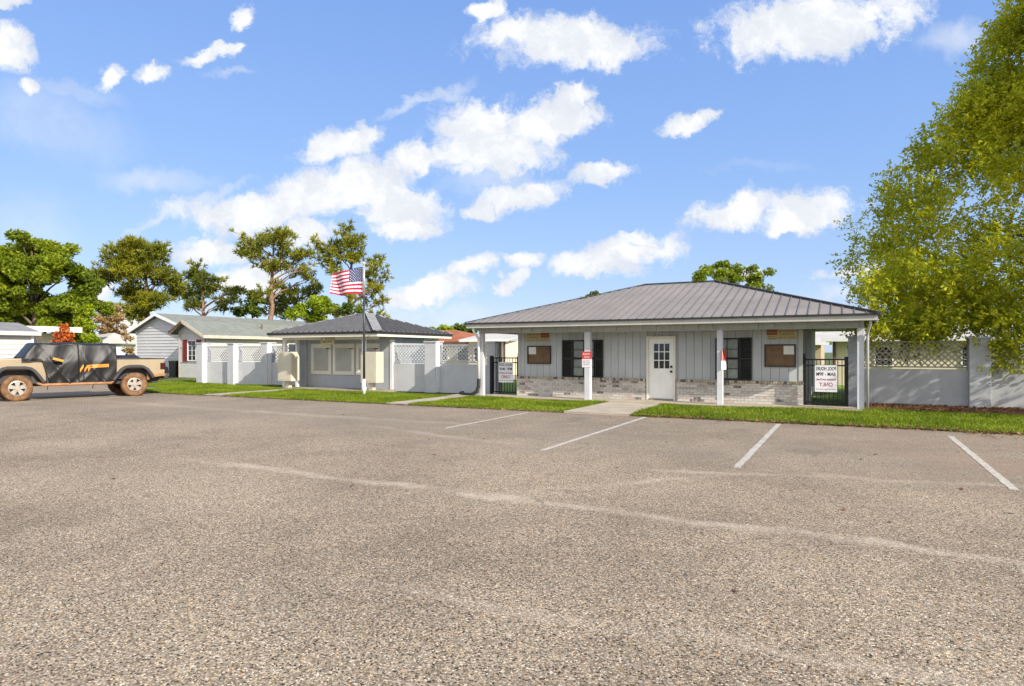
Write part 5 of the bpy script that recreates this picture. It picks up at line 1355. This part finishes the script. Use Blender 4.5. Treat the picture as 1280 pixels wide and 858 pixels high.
front = mrange(nt, dot((-S_, C_, 0)), .1, .25)
dens = mth(nt, 'MULTIPLY', dens, front)
P2 = nd(nt, 'ShaderNodeVectorMath', {0: PV, 1: (.022, .030, 0)}, operation='ADD').outputs[0]
relief = mth(nt, 'SUBTRACT', mid, noi(nt, P2, 10, 7, .65))
shade = mrange(nt, mth(nt, 'ADD', acc, mth(nt, 'MULTIPLY', mth(nt, 'SUBTRACT', mid, .5), 1.5)), .05, .8)
cc = mixc(nt, mth(nt, 'ADD', mth(nt, 'MULTIPLY', shade, .25), mth(nt, 'MULTIPLY', mrange(nt, relief, -.16, .16, 1, 0), .75)), (3.9, 3.9, 3.85), (2.75, 2.92, 3.25))
# bright unseen clouds behind and above the camera, added as neutral fill light
cb2 = mth(nt, 'MULTIPLY', mrange(nt, noi(nt, D, 2.2, 6, .6), .44, .56), mth(nt, 'SUBTRACT', 1.0, mrange(nt, dot((-S_, C_, 0)), -.05, .22)))
el_ = nd(nt, 'ShaderNodeSeparateXYZ', {0: D}).outputs[2]
gr = nt.nodes.new('ShaderNodeValToRGB'); e = gr.color_ramp.elements
for i, (pos, c) in enumerate(((0, (1.9, 2.45, 3.4)), (.10, (1.42, 2.1, 3.45)), (.26, (1.0, 1.76, 3.4)), (.5, (.74, 1.44, 3.25)), (1, (.45, 1.0, 2.4)))):
    k = e[i] if i < 2 else e.new(pos)
    k.position = pos; k.color = (c[0] / 4, c[1] / 4, c[2] / 4, 1)
nt.links.new(el_, gr.inputs[0])
gv = nd(nt, 'ShaderNodeVectorMath', {0: gr.outputs[0]}, operation='SCALE'); gv.inputs['Scale'].default_value = 4.0
hs = nd(nt, 'ShaderNodeHueSaturation', {'Color': sky.outputs[0], 'Saturation': .9, 'Value': .75})
blue = mixc(nt, .78, hs.outputs[0], gv.outputs[0])
mx = mixc(nt, dens, blue, cc)
mx = mixc(nt, cb2, mx, (5.6, 5.4, 5.1))
bg = nd(nt, 'ShaderNodeBackground', {'Color': mx, 'Strength': .15})
nt.links.new(bg.outputs[0], wo.inputs[0])
W.cycles.sampling_method = 'MANUAL'; W.cycles.sample_map_resolution = 1024

cam = bpy.data.cameras.new('camera'); co = bpy.data.objects.new('camera', cam); COL.objects.link(co)
cam.sensor_width = 36; cam.lens = 36 * F_ / 1280; cam.shift_y = 11 / 1280; cam.clip_end = 3000; cam.clip_start = .05
co.location = (0, 0, EYE); co.rotation_euler = (R(90), 0, TH)
sc.camera = co
sc.view_settings.view_transform = 'Standard'; sc.view_settings.look = 'None'; sc.view_settings.gamma = 1; sc.view_settings.exposure = .9
sc.cycles.max_bounces = 6; sc.cycles.diffuse_bounces = 3; sc.cycles.transmission_bounces = 4; sc.cycles.use_denoising = True
for o in bpy.data.objects:
    if '_org' in o: del o['_org']
